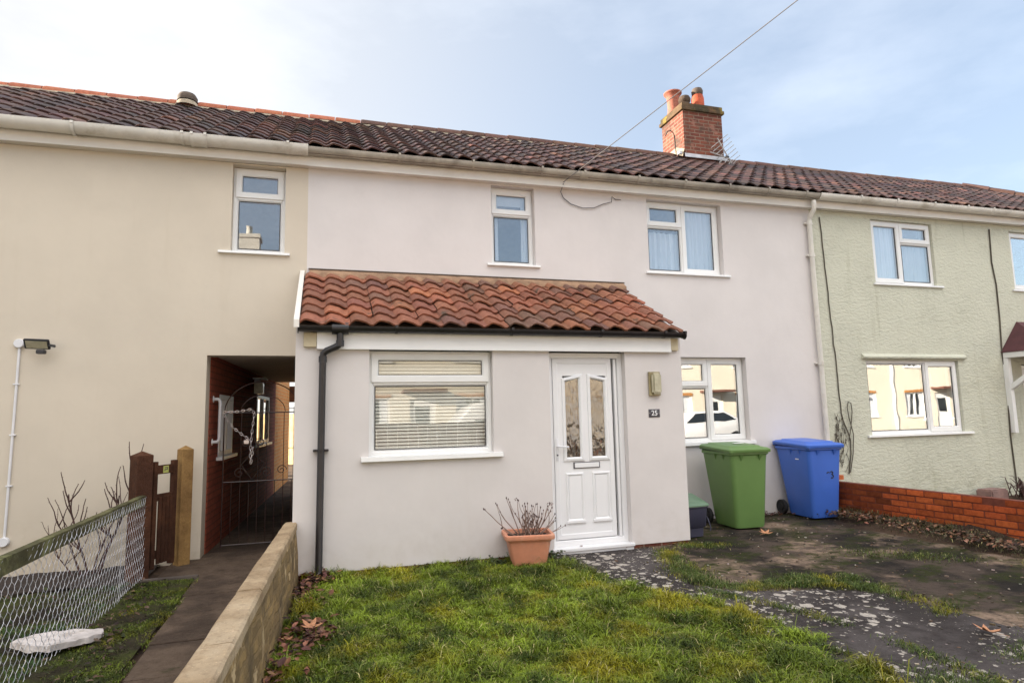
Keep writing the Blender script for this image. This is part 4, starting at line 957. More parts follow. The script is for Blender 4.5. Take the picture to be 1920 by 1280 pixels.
# orange brick wall, real courses of bricks
t = thing('brick_wall', 'low orange brick boundary wall in front of the pale green house', 'wall', (7.1, -2, 0))
random.seed(8)
def bwx(y): return 7.02-.088*(y+.1)
m = MB(); m.add([(bwx(y)+dx, y, z) for y in (-.04, -9) for dx, z in ((.006, -.1), (.006, .462), (.098, .462), (.098, -.1))], [(0, 1, 5, 4), (1, 2, 6, 5), (2, 3, 7, 6), (0, 3, 2, 1), (4, 5, 6, 7)], 'flashing_dark')
simple('mortar_red', (.17, .045, .025), .95, .3, 9, .7)
m2 = MB(); m2.add([(bwx(y)+dx, y, z) for y in (-.04, -9) for dx, z in ((.004, -.1), (.004, .466), (.1, .466), (.1, -.1))], [(0, 1, 5, 4), (1, 2, 6, 5), (2, 3, 7, 6), (0, 3, 2, 1), (4, 5, 6, 7)], 'mortar_red')
attr_mat('brick_unit', .85, .25, (.62, .32, .22, .70, 6), .5, 60)
for c_ in range(6):
    y = -.05-(.11 if c_ % 2 else 0)-random.uniform(0, .02)
    while y > -8.8:
        L = .215; z0_ = .012+c_*.0765
        if c_ == 5 and random.random() < .02: y -= .225; continue
        ya, yb_ = y, y-L; dn = .01; rr = random.uniform(-.003, .003)
        k = (1.0 if y < -1.1 else .55)*random.choice((1, 1.1, 1, .85, 1.25, .75))
        col = rc((.47*k, .105*k, .030*k), .16)
        cx = (bwx(ya)+bwx(yb_))/2; dvec = Vector((bwx(yb_)-bwx(ya), yb_-ya, 0)).normalized()
        m2.obox((cx+.050+rr, (ya+yb_)/2, z0_+.0325), (.053, .053*dvec.x/abs(dvec.y)*1, 0), tuple(dvec*(L/2)), (0, 0, .0325+random.uniform(-.001, .001)), 'brick_unit', .005, col)
        y -= L+.011
m2.build('brickwork', t)
m = MB(); m.obox((7.13, -.35, .512), (.105, .01, 0), (-.01, .10, 0), (0, 0, .033), 'brick_unit', .005, (.60, .17, .06)); m.obox((7.05, -.15, .509), (.055, 0, 0), (0, .10, 0), (0, 0, .032), 'brick_unit', .005, (.20, .07, .04))
lb = m.build('loose_brick'); tag(lb, 'loose orange bricks lying on the end of the brick wall beside the blue bin', 'brick')
# rubble and dead plant at the foot of the green wall, climbing stems by the cable loop
m = MB(); random.seed(13)
m.obox((10.45, -.20, .05), (.21, .02, 0), (-.02, .12, 0), (0, 0, .10), 'brick_block', .02); tag(m.build('rubble_block'), 'rough pinkish masonry block at the foot of the pale green wall', 'block')
t = thing('dead_plant', 'heap of dark dead stems beside the pinkish block by the green wall', 'plant', (10.95, -.35, 0)); m = MB()
for k in range(46): stem_pts = [(10.95+random.gauss(0, .10), -.40+random.gauss(0, .08), .0)]; x, y, z = stem_pts[0]; a = random.uniform(0, 6.28); stem_pts += [(x+.12*math.cos(a), y+.08*math.sin(a), random.uniform(.12, .34)), (x+.30*math.cos(a), y+.16*math.sin(a), random.uniform(.05, .36))]; m.tube(stem_pts, [.010, .007, .003], 'rose_stem', 4)
m.build('stems', t)
t = thing('climbing_stems', 'dry wiry climbing stems clinging to the green wall by the loop of cable', 'climber', (7.7, -.02, 0)); m = MB()
for k in range(12):
    x, z = random.uniform(7.52, 7.72), random.uniform(.5, .9); p = [(x, -.012, z)]
    for q in range(9): x += random.uniform(-.035, .045); z += random.uniform(.03, .10); p.append((x, -.010-random.uniform(0, .012), z))
    m.tube(p, [.0045]*5+[.003]*5, 'cable_dark', 4)
    for q in p[2::2]: a = random.uniform(0, 6.28); m.obox(q, (.013*math.cos(a), 0, .013*math.sin(a)), (0, .003, 0), (-.007*math.sin(a), 0, .007*math.cos(a)), 'cable_dark')
m.build('stems', t)
# ---------- left fence, posts, gate
def post(name, label, x, y, w_, h, mat, rz):
    t = thing(name, label, 'post', (x, y, 0), rz)
    m = MB(); m.loft([(-w_/2, w_/2, -w_/2, w_/2, -.1, .008), (-w_/2, w_/2, -w_/2, w_/2, h-.03, .008), (-w_/2+.002, w_/2-.002, -w_/2+.002, w_/2-.002, h-.028, .008), (-.004, .004, -.004, .004, h+.012, .002)], mat, False, True, 2)
    m.build('shaft', t, True); return t
post('fence_post', 'thick brown painted wooden post at the end of the wire fence', -1.70, -.72, .155, 1.225, 'timber_brown', R(40))
post('gate_post', 'pale golden timber post beside the passage doorway', -1.405, -.21, .125, 1.25, 'timber_pale', R(35))
ga, gbv = Vector((-1.63, -.60, 0)), Vector((-1.475, -.30, 0)); gd = (gbv-ga); gw_ = gd.length; gd.normalize(); gn = Vector((-gd.y, gd.x, 0))
t = thing('wooden_gate', 'narrow dark brown picket gate between the brown and the golden posts', 'gate', tuple(ga))
def gbox(m, s0, s1, z0, z1, th, mat, off=0, bev=.003):
    c = ga+gd*((s0+s1)/2)+gn*off; m.obox((c.x, c.y, (z0+z1)/2), tuple(gd*((s1-s0)/2)), tuple(gn*th/2), (0, 0, (z1-z0)/2), mat, bev)
m = MB(); gbox(m, gw_-.055, gw_, .06, 1.12, .05, 'timber_brown'); m.build('stile', t); m = MB(); gbox(m, 0, .055, .06, 1.12, .05, 'timber_brown'); m.build('stile', t)
for za, zb2 in ((.99, 1.08), (.72, .79), (.15, .23)): m = MB(); gbox(m, .056, gw_-.056, za, zb2, .035, 'timber_brown'); m.build('rail', t)
m = MB()
for k in range(4): s0 = .070+k*(gw_-.13)/4; m = MB(); gbox(m, s0, s0+.042, .10, .76, .018, 'timber_brown', -.028); m.build('picket', t)
m = MB(); gbox(m, .13, .205, 1.00, 1.07, .003, 'sticker', -.0195, 0)
for (a, b_, z0_, z1_) in ((.145, .185, 1.048, 1.056), (.145, .185, 1.030, 1.037), (.183, .191, 1.030, 1.056), (.145, .153, 1.018, 1.030)): gbox(m, a, b_, z0_, z1_, .002, 'plate_grey', -.0225, 0)
m.build('notice', t)
# wire fence
t = thing('wire_fence', 'chain link wire fence hanging from a mossy green timber rail', 'fence', (-1.65, -3, 0))
m = MB(); ra, rb = Vector((-1.66, -.66, .765)), Vector((-1.66, -6.2, .755))
n = 30; vs = []; fs = []
for i in range(n+1):
    p = ra.lerp(rb, i/n); j = .004*mnoise.noise((i*.8, 2, 0))
    vs += [(p.x-.022, p.y, p.z-.05+j), (p.x+.022, p.y, p.z-.05+j), (p.x+.022, p.y, p.z+.045+j), (p.x-.022, p.y, p.z+.05+j)]
for i in range(n):
    for q in range(4): fs.append((i*4+q, i*4+(q+1) % 4, i*4+4+(q+1) % 4, i*4+4+q))
fs += [(0, 1, 2, 3), (n*4, n*4+1, n*4+2, n*4+3)]
m.add(vs, fs, 'rail_green'); m.build('top_rail', t)
m = MB(); y0_, y1_ = -.74, -5.9; pw = .038; nw = int((y0_-y1_)/pw); ph = .050; random.seed(2)
sag = lambda y: .004*math.sin(y*2.2)
for i in range(nw):
    yc = y0_-i*pw; ztop = .795 if i % 1 == 0 else .74; zb_ = .02+.02*math.sin(yc*1.3); pts = []; sgn = 1 if i % 2 else -1
    z = ztop; k = 0
    while z > zb_:
        f_ = (z-ztop)/ph; q = math.sin(f_*math.pi); q = math.copysign(abs(q)**.75, q)
        pts.append((-1.632+.003*math.cos(f_*math.pi)*sgn+sag(yc)+.015*mnoise.noise((yc*2, z*2, 0)), yc+sgn*q*(pw*.5+.001), z)); z -= ph/5
    m.tube(pts, .0017, 'wire_mesh', 3, False)
m.build('mesh_panel', t)
for y_, r_ in ((-.72, .004), (-1.55, .003)): m = MB(); m.tube([(-1.628, y_, .80), (-1.626, y_, .0)], r_, 'wire_mesh', 5); m.build('tension_wire', t)
m = MB(); #m.box(-1.74, -1.68, -3.25, -3.19, 0, .74, 'timber_brown', .004); m.box(-1.74, -1.68, -5.6, -5.54, 0, .74, 'timber_brown', .004); m.build('inner_post', t)
# pale slab
bm = bmesh.new(); bmesh.ops.create_circle(bm, cap_ends=True, segments=14, radius=1)
random.seed(9)
for v in bm.verts: k = random.uniform(.92, 1.06); v.co = Vector((v.co.x*.27*k, v.co.y*.17*k*(1-.35*v.co.x), 0))
r_ = bmesh.ops.extrude_face_region(bm, geom=bm.faces[:]); 
for e_ in r_['geom']:
    if isinstance(e_, bmesh.types.BMVert): e_.co.z += .04
bmesh.ops.triangulate(bm, faces=bm.faces[:]); bmesh.ops.subdivide_edges(bm, edges=bm.edges[:], cuts=3, use_grid_fill=True)
for v in bm.verts: v.co += Vector((mnoise.noise(v.co*14), mnoise.noise(v.co*14+Vector((5, 0, 0))), .8*mnoise.noise(v.co*20+Vector((0, 9, 0)))))*.012
m = MB(); m.bm(bm, 'stone_white', True, None, Matrix.Translation((-1.68, -2.62, .04)) @ Matrix.Rotation(R(35), 4, 'Z') @ Matrix.Rotation(R(6), 4, 'Y'))
tag(m.build('stone_slab', loc=(-1.68, -2.62, .04)), 'flat whitish stone slab lying on the grass behind the wire fence', 'stone')
# ---------- iron gate in the passage with chain
t = thing('iron_gate', 'dark red wrought iron gate with arched top, chained, inside the side passage', 'gate', (-.7, .32, 0))
gy = .32
m = MB()
def bar(pts, r=.007): m.tube(pts, r*.8, 'metal_red', 6)
bar([(-1.10, gy, .06), (-1.10, gy, 1.62)], .011); bar([(-.24, gy, .06), (-.24, gy, 1.62)], .011)
for z in (.08, .80, 1.61): bar([(-1.10, gy, z), (-.24, gy, z)], .009)
arc = [(-.67-.43*math.cos(math.pi*k/16), gy, 1.62+.36*math.sin(math.pi*k/16)) for k in range(17)]; bar(arc, .009)
arc = [(-.67-.25*math.cos(math.pi*k/14), gy, 1.62+.20*math.sin(math.pi*k/14)) for k in range(15)]; bar(arc, .006)
m.build('frame', t)
for k in range(1, 9):
    x = -1.10+.86*k/9; m = MB(); bar([(x, gy, .08), (x, gy, .80 if k not in (2, 4, 5, 7) else 1.61)], .006); m.build('bar', t)
m = MB()
def scroll(cx, cz, r, s=1, up=1):
    m.tube([(cx+s*r*(1-k/26)*math.cos(k*.42), gy-.002, cz+up*r*(1-k/26)*math.sin(k*.42)) for k in range(23)], .005, 'metal_red', 5)
for (cx, cz, r, s) in ((-.92, .90, .07, 1), (-.62, .90, .07, -1), (-.85, 1.25, .06, 1), (-.70, 1.25, .06, -1), (-.45, .92, .06, 1)): scroll(cx, cz, r, s); 
m.tube([(-.78, gy, .82), (-.90, gy, 1.0), (-.72, gy, 1.2), (-.78, gy, 1.35)], .005, 'metal_red', 5)
m.tube([(-.78, gy, .82), (-.64, gy, 1.0), (-.84, gy, 1.2), (-.78, gy, 1.35)], .005, 'metal_red', 5); m.build('scrollwork', t)
# chain
ct = thing('chain', 'steel chain with a small padlock looped round the iron gate', 'chain', (-.9, .29, 1.4))
m = MB()
def chain(pts, n):
    P = [Vector(p) for p in pts]; seg = []; tot = sum((P[i+1]-P[i]).length for i in range(len(P)-1)); d = tot/n; pos = 0
    for k in range(n):
        s_ = (k+.5)*d; i = 0
        while i < len(P)-2 and s_ > (P[i+1]-P[i]).length: s_ -= (P[i+1]-P[i]).length; i += 1
        u = (P[i+1]-P[i]).normalized(); c = P[i]+u*s_; sd_ = (Vector((0, 1, 0)) if k % 2 else u.cross(Vector((0, 1, 0)))).normalized()
        m.tube([c+u*(d*.62*math.cos(a))+sd_*(.012*math.sin(a)) for a in [2*math.pi*q/8 for q in range(8)]], .0042, 'chain', 5, closed=True)
chain([(-1.11, .28, 1.62), (-.95, .27, 1.625), (-.80, .27, 1.65), (-.765, .27, 1.60)], 11)
chain([(-1.11, .28, 1.60), (-1.0, .27, 1.44), (-.88, .27, 1.34), (-.80, .27, 1.28)], 12)
chain([(-.765, .27, 1.60), (-.79, .27, 1.35), (-.80, .27, 1.12), (-.79, .27, 1.02), (-.77, .27, 1.2)], 16)
m.build('links', ct)
m = MB(); m.obox((-.845, .265, 1.265), (.028, 0, 0), (0, .010, 0), (0, 0, .022), 'chain', .005); m.build('padlock', ct)
# far yard: second gate and sunlit fence/wall
t = thing('yard_gate', 'thin iron gate standing open against daylight at the far end of the passage', 'gate', (-.6, 9.2, 0))
m = MB()
for k in range(9): x = -1.15+k*.12; m.tube([(x, 9.2, .02), (x, 9.2, 1.85)], .008, 'rubber', 5)
for z in (.1, .8, 1.8): m.tube([(-1.15, 9.2, z), (-.15, 9.2, z)], .009, 'rubber', 5)
m.build('frame', t)
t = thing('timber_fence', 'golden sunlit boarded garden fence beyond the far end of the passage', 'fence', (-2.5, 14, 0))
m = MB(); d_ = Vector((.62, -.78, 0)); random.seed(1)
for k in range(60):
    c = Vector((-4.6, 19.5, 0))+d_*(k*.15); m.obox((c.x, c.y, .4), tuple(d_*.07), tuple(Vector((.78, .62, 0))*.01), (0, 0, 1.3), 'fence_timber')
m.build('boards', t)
# ---------- phone wire and aerial
m = MB(); a_ = Vector((3.14, -.16, 4.67)); d_ = Vector((4.58-3.14, -2.84, 5.68-4.67)); m.tube([a_+d_*(8*k/20)+Vector((0, 0, -.10*math.sin(math.pi*min(1, k/20)))) for k in range(21)], .0055, 'cable_grey', 5)
tag(m.build('phone_wire'), 'thin grey telephone wire rising from the eaves across the sky', 'wire')
t = thing('tv_aerial', 'bent grey television aerial leaning by the right side of the chimney', 'aerial', (7.9, 2.4, 6.5))
m = MB(); y = 2.45; P0, P1 = Vector((7.60, y, 6.98)), Vector((7.93, y, 6.44)); m.tube([P0, P1], .012, 'aerial_metal', 6); 
m.tube([(7.40, y-.02, 6.655), (7.85, y-.02, 6.56)], .012, 'aerial_metal', 6); m.tube([(7.86, y+.02, 6.60), (7.97, y+.02, 6.36)], .014, 'aerial_metal', 6); m.obox((7.80, y, 6.60), (.04, 0, 0), (0, .03, 0), (0, 0, .02), 'plastic_dark', .005); m.build('boom', t)
m = MB()
for k in range(7):
    c = P0.lerp(P1, .12+k*.13); m.tube([c+Vector((-.20, 0, -.16)), c+Vector((.22, 0, .18))], .007, 'aerial_metal', 4)
for k in range(4):
    c = Vector((7.66+k*.09, y-.03, 6.50-k*.012)); m.tube([c+Vector((-.07, 0, -.07)), c+Vector((.07, 0, .08))], .005, 'aerial_metal', 4)
m.build('elements', t)
# ---------- leaves
def leaf_shape(m, c, size, rz, mat, curl=.3, lobes=5, tilt=(0, 0)):
    pts = []
    for k in range(lobes*4):
        a = 2*math.pi*k/(lobes*4); r = size*(1.0 if k % 4 == 0 else (.62 if k % 2 else .36))
        if abs(a-math.pi) < .3: r *= .4
        pts.append((r*math.cos(a), r*math.sin(a)))
    M = Matrix.Translation(c) @ Matrix.Rotation(rz, 4, 'Z') @ Matrix.Rotation(tilt[0], 4, 'X') @ Matrix.Rotation(tilt[1], 4, 'Y')
    up = [M @ Vector((x, y, curl*(x*x+y*y)/size+.002)) for x, y in pts]; dn = [p-Vector((0, 0, .0012)) for p in up]; c0, c1 = M @ Vector((0, 0, .002)), M @ Vector((0, 0, .0008))
    n = len(pts); m.add(up+dn+[c0, c1], [(k, (k+1) % n, 2*n) for k in range(n)]+[((k+1) % n+n, k+n, 2*n+1) for k in range(n)]+[(k, k+n, (k+1) % n+n, (k+1) % n) for k in range(n)], mat)
    m.tube([M @ Vector((-size*.2, 0, .002)), M @ Vector((-size*1.3, size*.12, .004))], .0012, mat, 4)
for (c, sz, rz, mat, lab) in (((5.15, -1.30, .03), .085, .4, 'leaf_orange', 'curled tan leaf on the drive in front of the green bin'), ((4.20, -4.62, .04), .085, 2.2, 'leaf_orange', 'pale orange maple leaf on the path at the far right'),
                              ((-.05, -3.05, .085), .085, 1.2, 'leaf_orange', 'large pale orange maple leaf in the litter beside the low ochre wall'), ((-.20, -3.25, .08), .05, 3.2, 'leaf_orange', 'small pinkish leaf fragment against the foot of the low ochre wall'),
                              ((2.72, -1.36, .083), .02, .2, 'leaf_brown', 'tiny brown leaf on the white door threshold')):
    m = MB(); leaf_shape(m, c, sz, rz, mat, .35, 5, (.15, -.1)); tag(m.build('fallen_leaf', loc=c), lab, 'leaf')
# ---------- blades (grass), litter : numpy meshes
def vnoise(x, y, s, seed=0):
    return np.array([mnoise.fractal((a*s, b*s, seed*3.7), 1.0, 2.0, 3) for a, b in zip(x, y)])
def blades(name, X, Y, Z, H, Wd, lean, cols, label, cat, az=None):
    n = len(X); az = rng.uniform(0, 2*np.pi, n) if az is None else az; dx, dy_ = np.cos(az), np.sin(az); tw = rng.uniform(0, np.pi, n); wx, wy = np.cos(tw)*Wd, np.sin(tw)*Wd
    P = np.zeros((n, 5, 3)); b = lean*H
    P[:, 0] = np.stack([X-wx, Y-wy, Z], 1); P[:, 1] = np.stack([X+wx, Y+wy, Z], 1)
    mx, my, mz = X+dx*b*.35, Y+dy_*b*.35, Z+H*.62
    P[:, 2] = np.stack([mx+wx*.8, my+wy*.8, mz], 1); P[:, 3] = np.stack([mx-wx*.8, my-wy*.8, mz], 1)
    P[:, 4] = np.stack([X+dx*b, Y+dy_*b, Z+H*(1-.35*np.minimum(lean, 1.6))], 1)
    me = bpy.data.meshes.new(name); me.vertices.add(n*5); me.vertices.foreach_set('co', P.reshape(-1).astype(np.float32))
    base = (np.arange(n)*5)[:, None]; loops = np.concatenate([base+np.array([0, 1, 2, 3]), base+np.array([3, 2, 4])], 1).reshape(-1)
    me.loops.add(n*7); me.loops.foreach_set('vertex_index', loops.astype(np.int32)); me.polygons.add(n*2)
    ls = np.stack([np.arange(n)*7, np.arange(n)*7+4], 1).reshape(-1); me.polygons.foreach_set('loop_start', ls.astype(np.int32))
    me.update(calc_edges=True); me.validate()
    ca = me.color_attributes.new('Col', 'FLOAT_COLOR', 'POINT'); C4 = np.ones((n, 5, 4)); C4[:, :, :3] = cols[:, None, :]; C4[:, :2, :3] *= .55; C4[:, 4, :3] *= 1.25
    ca.data.foreach_set('color', C4.reshape(-1).astype(np.float32)); me.materials.append(MATS['grass_blade'])
    o = bpy.data.objects.new(name, me); COL.objects.link(o); tag(o, label, cat, kind='stuff'); return o
def inpoly(x, y, poly):
    c = np.zeros(len(x), bool)
    for i in range(len(poly)):
        (ax_, ay_), (bx_, by_) = poly[i], poly[i-1]
        if ay_ == by_: continue
        k = ((ay_ > y) != (by_ > y)) & (x < (bx_-ax_)*(y-ay_)/(by_-ay_)+ax_); c ^= k
    return c
def gcol(X, Y, seed, dark=(.055, .090, .006), light=(.25, .34, .024), yellow=(.36, .32, .010), straw=(.52, .46, .20)):
    n = len(X); t = np.clip(.5+1.3*vnoise(X, Y, 5.5, seed)+rng.normal(0, .15, n), 0, 1)[:, None]; yl = np.clip(-.12+1.5*vnoise(X, Y, 2.9, seed+1)+rng.normal(0, .12, n), 0, .85)[:, None]
    c = np.array(dark)*(1-t)+np.array(light)*t; c = c*(1-yl)+np.array(yellow)*yl; s_ = (rng.random(n) < .045)[:, None]; c = np.where(s_, np.array(straw), c)
    return c*rng.uniform(.6, 1.4, (n, 1))
# lawn
N = 300000; X = rng.uniform(-.6, 3.3, N); Y = rng.uniform(-6.2, -1.36, N)
ja, jb = vnoise(X, Y, 6, 14)*.16+rng.normal(0, .022, N), vnoise(X, Y, 6, 15)*.16; k = inpoly(X+ja, Y+jb*.3, LAWN) & (Y < -1.355) & ((X > -.16) | (Y < -2.5)); X, Y = X[k], Y[k]
edge = 1-np.clip((Y+1.36)/-.15, 0, 1)
cl = vnoise(X, Y, 7, 5); den = vnoise(X, Y, 2.2, 9)
keep = rng.random(len(X)) < np.clip(.9+.6*den, .6, 1); X, Y, cl, den = X[keep], Y[keep], cl[keep], den[keep]
bare = np.exp(-(((X+.12)/.22)**2+((Y+3.05)/.35)**2))+np.exp(-(((X-.0)/.25)**2+((Y+1.55)/.2)**2)); kk = rng.random(len(X)) > bare*.95; X, Y, cl, den = X[kk], Y[kk], cl[kk], den[kk]
H = (.022+.034*np.clip(.5+1.9*cl, 0, 1.4))*rng.uniform(.4, 1.5, len(X)); tall = rng.random(len(X)) < .05; H = np.where(tall, H*1.8, H)
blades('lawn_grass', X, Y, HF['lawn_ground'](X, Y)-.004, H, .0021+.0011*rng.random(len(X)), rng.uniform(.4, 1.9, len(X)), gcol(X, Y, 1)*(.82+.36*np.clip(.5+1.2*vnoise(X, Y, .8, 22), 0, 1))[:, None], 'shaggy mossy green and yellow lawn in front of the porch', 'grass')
def strip(pts, wdt, n, hh):
    P = [Vector(p) for p in pts]; L = [(P[i+1]-P[i]).length for i in range(len(P)-1)]; T = sum(L); xs_, ys_ = [], []
    for _ in range(n):
        s_ = random.uniform(0, T); i = 0
        while i < len(L)-1 and s_ > L[i]: s_ -= L[i]; i += 1
        q = P[i]+(P[i+1]-P[i])*(s_/L[i]); a = mnoise.noise((q.x*3, q.y*3, 4.))
        if random.random() > .72+a*1.3: continue
        xs_.append(q.x+random.gauss(0, wdt)); ys_.append(q.y+random.gauss(0, wdt))
    return np.array(xs_), np.array(ys_)
random.seed(12)
XX, YY = [], []
for pts, wdt, n in (([(3.60, -1.60), (3.45, -1.98), (3.36, -2.4), (3.26, -2.95), (3.49, -3.10), (3.9, -3.14), (4.33, -3.25), (4.45, -3.55), (4.44, -3.95)], .075, 11000), ([(3.30, -2.3), (3.25, -2.85)], .09, 1800), ([(3.10, -3.0), (3.20, -3.3), (3.30, -3.48), (3.46, -3.89), (3.52, -4.26), (3.55, -4.6), (3.54, -4.9), (3.52, -5.3)], .045, 5200),
                    ([(3.9, -1.45), (4.3, -1.62)], .08, 1300), ([(4.48, -3.16), (4.56, -3.2)], .05, 900), ([(4.38, -4.15), (4.46, -4.22)], .05, 900), ([(3.25, -5.0), (3.45, -5.3)], .10, 2200), ([(4.05, -3.0), (4.25, -3.1)], .07, 900), ([(4.3, -4.2), (4.62, -4.0)], .05, 900), ([(3.9, -5.0), (4.3, -4.9), (4.9, -4.7)], .08, 2500), ([(5.2, -2.3), (5.9, -2.9), (6.1, -3.3)], .12, 1300)):
    a, b_ = strip(pts, wdt, n, 0); XX.append(a); YY.append(b_)
X = np.concatenate(XX); Y = np.concatenate(YY); H = rng.uniform(.012, .050, len(X))
blades('weed_grass', X, Y, np.full(len(X), .008), H, .0018+.0009*rng.random(len(X)), rng.uniform(.3, 1.5, len(X)), gcol(X, Y, 3, light=(.12, .17, .035)), 'strips of tufty grass growing through the joints of the path', 'grass')
# moss and grass by the slab path, and left lawn
N = 30000; X = rng.uniform(-1.64, -1.10, N); Y = rng.uniform(-5.5, -.98, N); d = vnoise(X, Y, 4, 2); k = rng.random(N) < np.clip(.22+1.5*d, .03, 1); X, Y = X[k], Y[k]
blades('moss_edge', X, Y, HF['moss_strip'](X, Y)-.003, rng.uniform(.010, .030, len(X)), .002+.0*X, rng.uniform(.4, 1.6, len(X)), gcol(X, Y, 6)*.62, 'mossy grass verge between the wire fence and the slab path', 'grass')
N = 60000; X = rng.uniform(-4.2, -1.70, N); Y = rng.uniform(-5.2, -1.0, N); d = vnoise(X, Y, 1.4, 8); k = rng.random(N) < np.clip(.30+1.8*d, .03, 1); X, Y = X[k], Y[k]
blades('garden_grass', X, Y, HF['left_garden'](X, Y)-.003, rng.uniform(.02, .05, len(X)), .002+.0*X, rng.uniform(.4, 1.4, len(X)), gcol(X, Y, 7, dark=(.025, .07, .02), light=(.07, .17, .04), yellow=(.08, .15, .03)), 'short green grass behind the wire fence', 'grass')
# bed weeds on the right
XX, YY = strip([(6.95, -.5), (6.90, -1.5), (6.85, -2.3), (6.75, -3.3), (6.6, -4.2)], .16, 5000, 0)
blades('bed_weeds', XX, YY, .03+.09*np.clip(1-np.abs(XX-(7.08-.09*(YY+.5)))/.75, 0, 1), rng.uniform(.015, .06, len(XX)), .0025+.0*XX, rng.uniform(.3, 1.5, len(XX)), gcol(XX, YY, 5, dark=(.035, .04, .015), light=(.11, .12, .04), yellow=(.15, .10, .05)), 'straggly weeds along the foot of the orange brick wall', 'weeds')
# broad leaf clump beside the planter
def leafy(name, pts, label, n, col, sz, mat='litter', kind=True, spread=(.1, .1, .03), cat='plant'):
    m = MB()
    for _ in range(n):
        c = Vector(random.choice(pts)); q = c+Vector((random.gauss(0, spread[0]), random.gauss(0, spread[1]), abs(random.gauss(0, spread[2])))); a = random.uniform(0, 6.28)
        u = Vector((math.cos(a), math.sin(a), random.uniform(-.2, .7))).normalized()*sz*random.uniform(.6, 1.4); v_ = u.cross(Vector((random.uniform(-.4, .4), random.uniform(-.4, .4), 1))).normalized()*u.length*.55; w_ = Vector((0, 0, sz*.25))
        m.add([q-u, q-u*.3+v_+w_, q+u*.5+v_*.7+w_*.5, q+u*1.05, q+u*.4-v_*.8+w_*.6, q-u*.4-v_+w_], [(0, 1, 2), (0, 2, 3), (0, 3, 4), (0, 4, 5)], mat, False, rc(random.choice(col), .3))
    o = m.build(name)
    return tag(o, label, cat, kind='stuff')
random.seed(31)
leafy('leaf_weeds', [(1.72, -1.52, .03), (2.33, -1.50, .03), (1.66, -1.60, .03), (2.36, -1.56, .04)], 'dark green leafy weeds either side of the planter', 150, [(.035, .06, .02), (.06, .08, .03)], .022, spread=(.05, .04, .03))
leafy('leaf_litter', [(-.05, -1.52, .04), (.05, -1.50, .05), (-.10, -1.75, .04), (-.12, -1.95, .04), (-.10, -2.95, .05), (.0, -3.15, .05), (-.15, -3.3, .05), (-.22, -3.75, .05), (-.02, -3.0, .05), (-.05, -2.2, .03)], 'drift of brown dead leaves along the low ochre wall', 520, [(.10, .045, .035), (.05, .022, .020), (.20, .09, .05), (.14, .06, .05), (.30, .15, .09)], .028, spread=(.06, .10, .022), cat='dead leaves')
leafy('verge_litter', [(lerp(-1.55, -1.35, t), lerp(-1.1, -3.6, t), .03) for t in np.linspace(0, 1, 12)]+[(-1.9, -2.1, .03), (-2.3, -1.3, .03), (-2.6, -1.1, .03)], 'dark dead leaves and debris along the bottom of the wire fence', 330, [(.06, .035, .025), (.035, .022, .018), (.12, .08, .05), (.05, .06, .02)], .02, spread=(.10, .16, .015), cat='dead leaves')
leafy('wall_base_litter', [(.3, -1.40, .03), (.6, -1.40, .03), (.95, -1.40, .03), (1.3, -1.40, .03), (1.6, -1.42, .03), (3.6, -1.42, .02), (3.9, -1.42, .02)], 'thin line of soil and dead leaves along the foot of the porch wall', 260, [(.08, .04, .03), (.05, .03, .02), (.05, .07, .02), (.14, .08, .05)], .015, spread=(.14, .02, .012), cat='dead leaves')
pts = [(lerp(7.02, 6.95, t)-random.uniform(0, .35), lerp(-.3, -4.4, t), .08) for t in np.linspace(0, 1, 30)]
leafy('border_litter', pts, 'brown leaves and debris in the bed along the orange brick wall', 1500, [(.16, .08, .05), (.08, .045, .03), (.30, .16, .10), (.05, .03, .022), (.22, .10, .06), (.10, .09, .05)], .024, spread=(.10, .12, .02), cat='dead leaves')
leafy('bin_litter', [(5.9, -.1, .02), (6.1, -.15, .02), (6.25, -.2, .02), (5.7, -.1, .02)], 'dead leaves collected between the two wheelie bins', 110, [(.16, .07, .05), (.10, .045, .035), (.24, .12, .08)], .026, spread=(.12, .06, .015), cat='dead leaves')
# crumbs and chips on the drive
m = MB(); random.seed(44)
for _ in range(1100):
    x, y = random.uniform(2.6, 7.0), random.uniform(-5.4, -.3)
    if x < 3.4 and y > -1.9 and random.random() < .8: continue
    if 4.95 < x < 5.6 and y > -1: continue
    s_ = random.uniform(.004, .011)*(1.5 if random.random() < .08 else 1); a = random.uniform(0, 3); c = rc(random.choice([(.22, .17, .13), (.10, .07, .05), (.05, .037, .028), (.16, .10, .06), (.05, .04, .03), (.36, .31, .26)]), .3)
    m.obox((x, y, .012+s_*.3), (s_*math.cos(a), s_*math.sin(a), 0), (-s_*.6*math.sin(a), s_*.6*math.cos(a), 0), (0, 0, s_*.35), 'litter', 0, c)
tag(m.build('grit'), 'crumbs of grit and leaf scattered over the drive', 'grit', kind='stuff')
# wispy seeds/grass in the gutter
m = MB(); m.tube([(8.15, -.25, 4.86), (8.30, -.22, 4.93), (8.5, -.22, 4.93), (8.7, -.25, 4.86)], .008, 'twig', 5); tag(m.build('dry_stalk'), 'long arched dry stalk lying over the white gutter near the drainpipe', 'stalk'); m = MB(); m.tube([(9.45, -.25, 4.84), (9.62, -.24, 4.95)], .009, 'twig', 5)
tag(m.build('dry_stalk'), 'short dry stalk sticking up from the white gutter of the green house', 'stalk')
t = thing('boundary_fence', 'dull brown boarded fence behind the camera along the pavement', 'fence', (2.2, -9.7, 0)); random.seed(6)
for k in range(26):
    m = MB(); x = -.9+k*.24; m.box(x, x+.225, -9.72+.01*(k % 2), -9.70+.01*(k % 2), 0, 1.36+random.uniform(-.01, .01), 'timber_brown', .004); m.build('board', t)
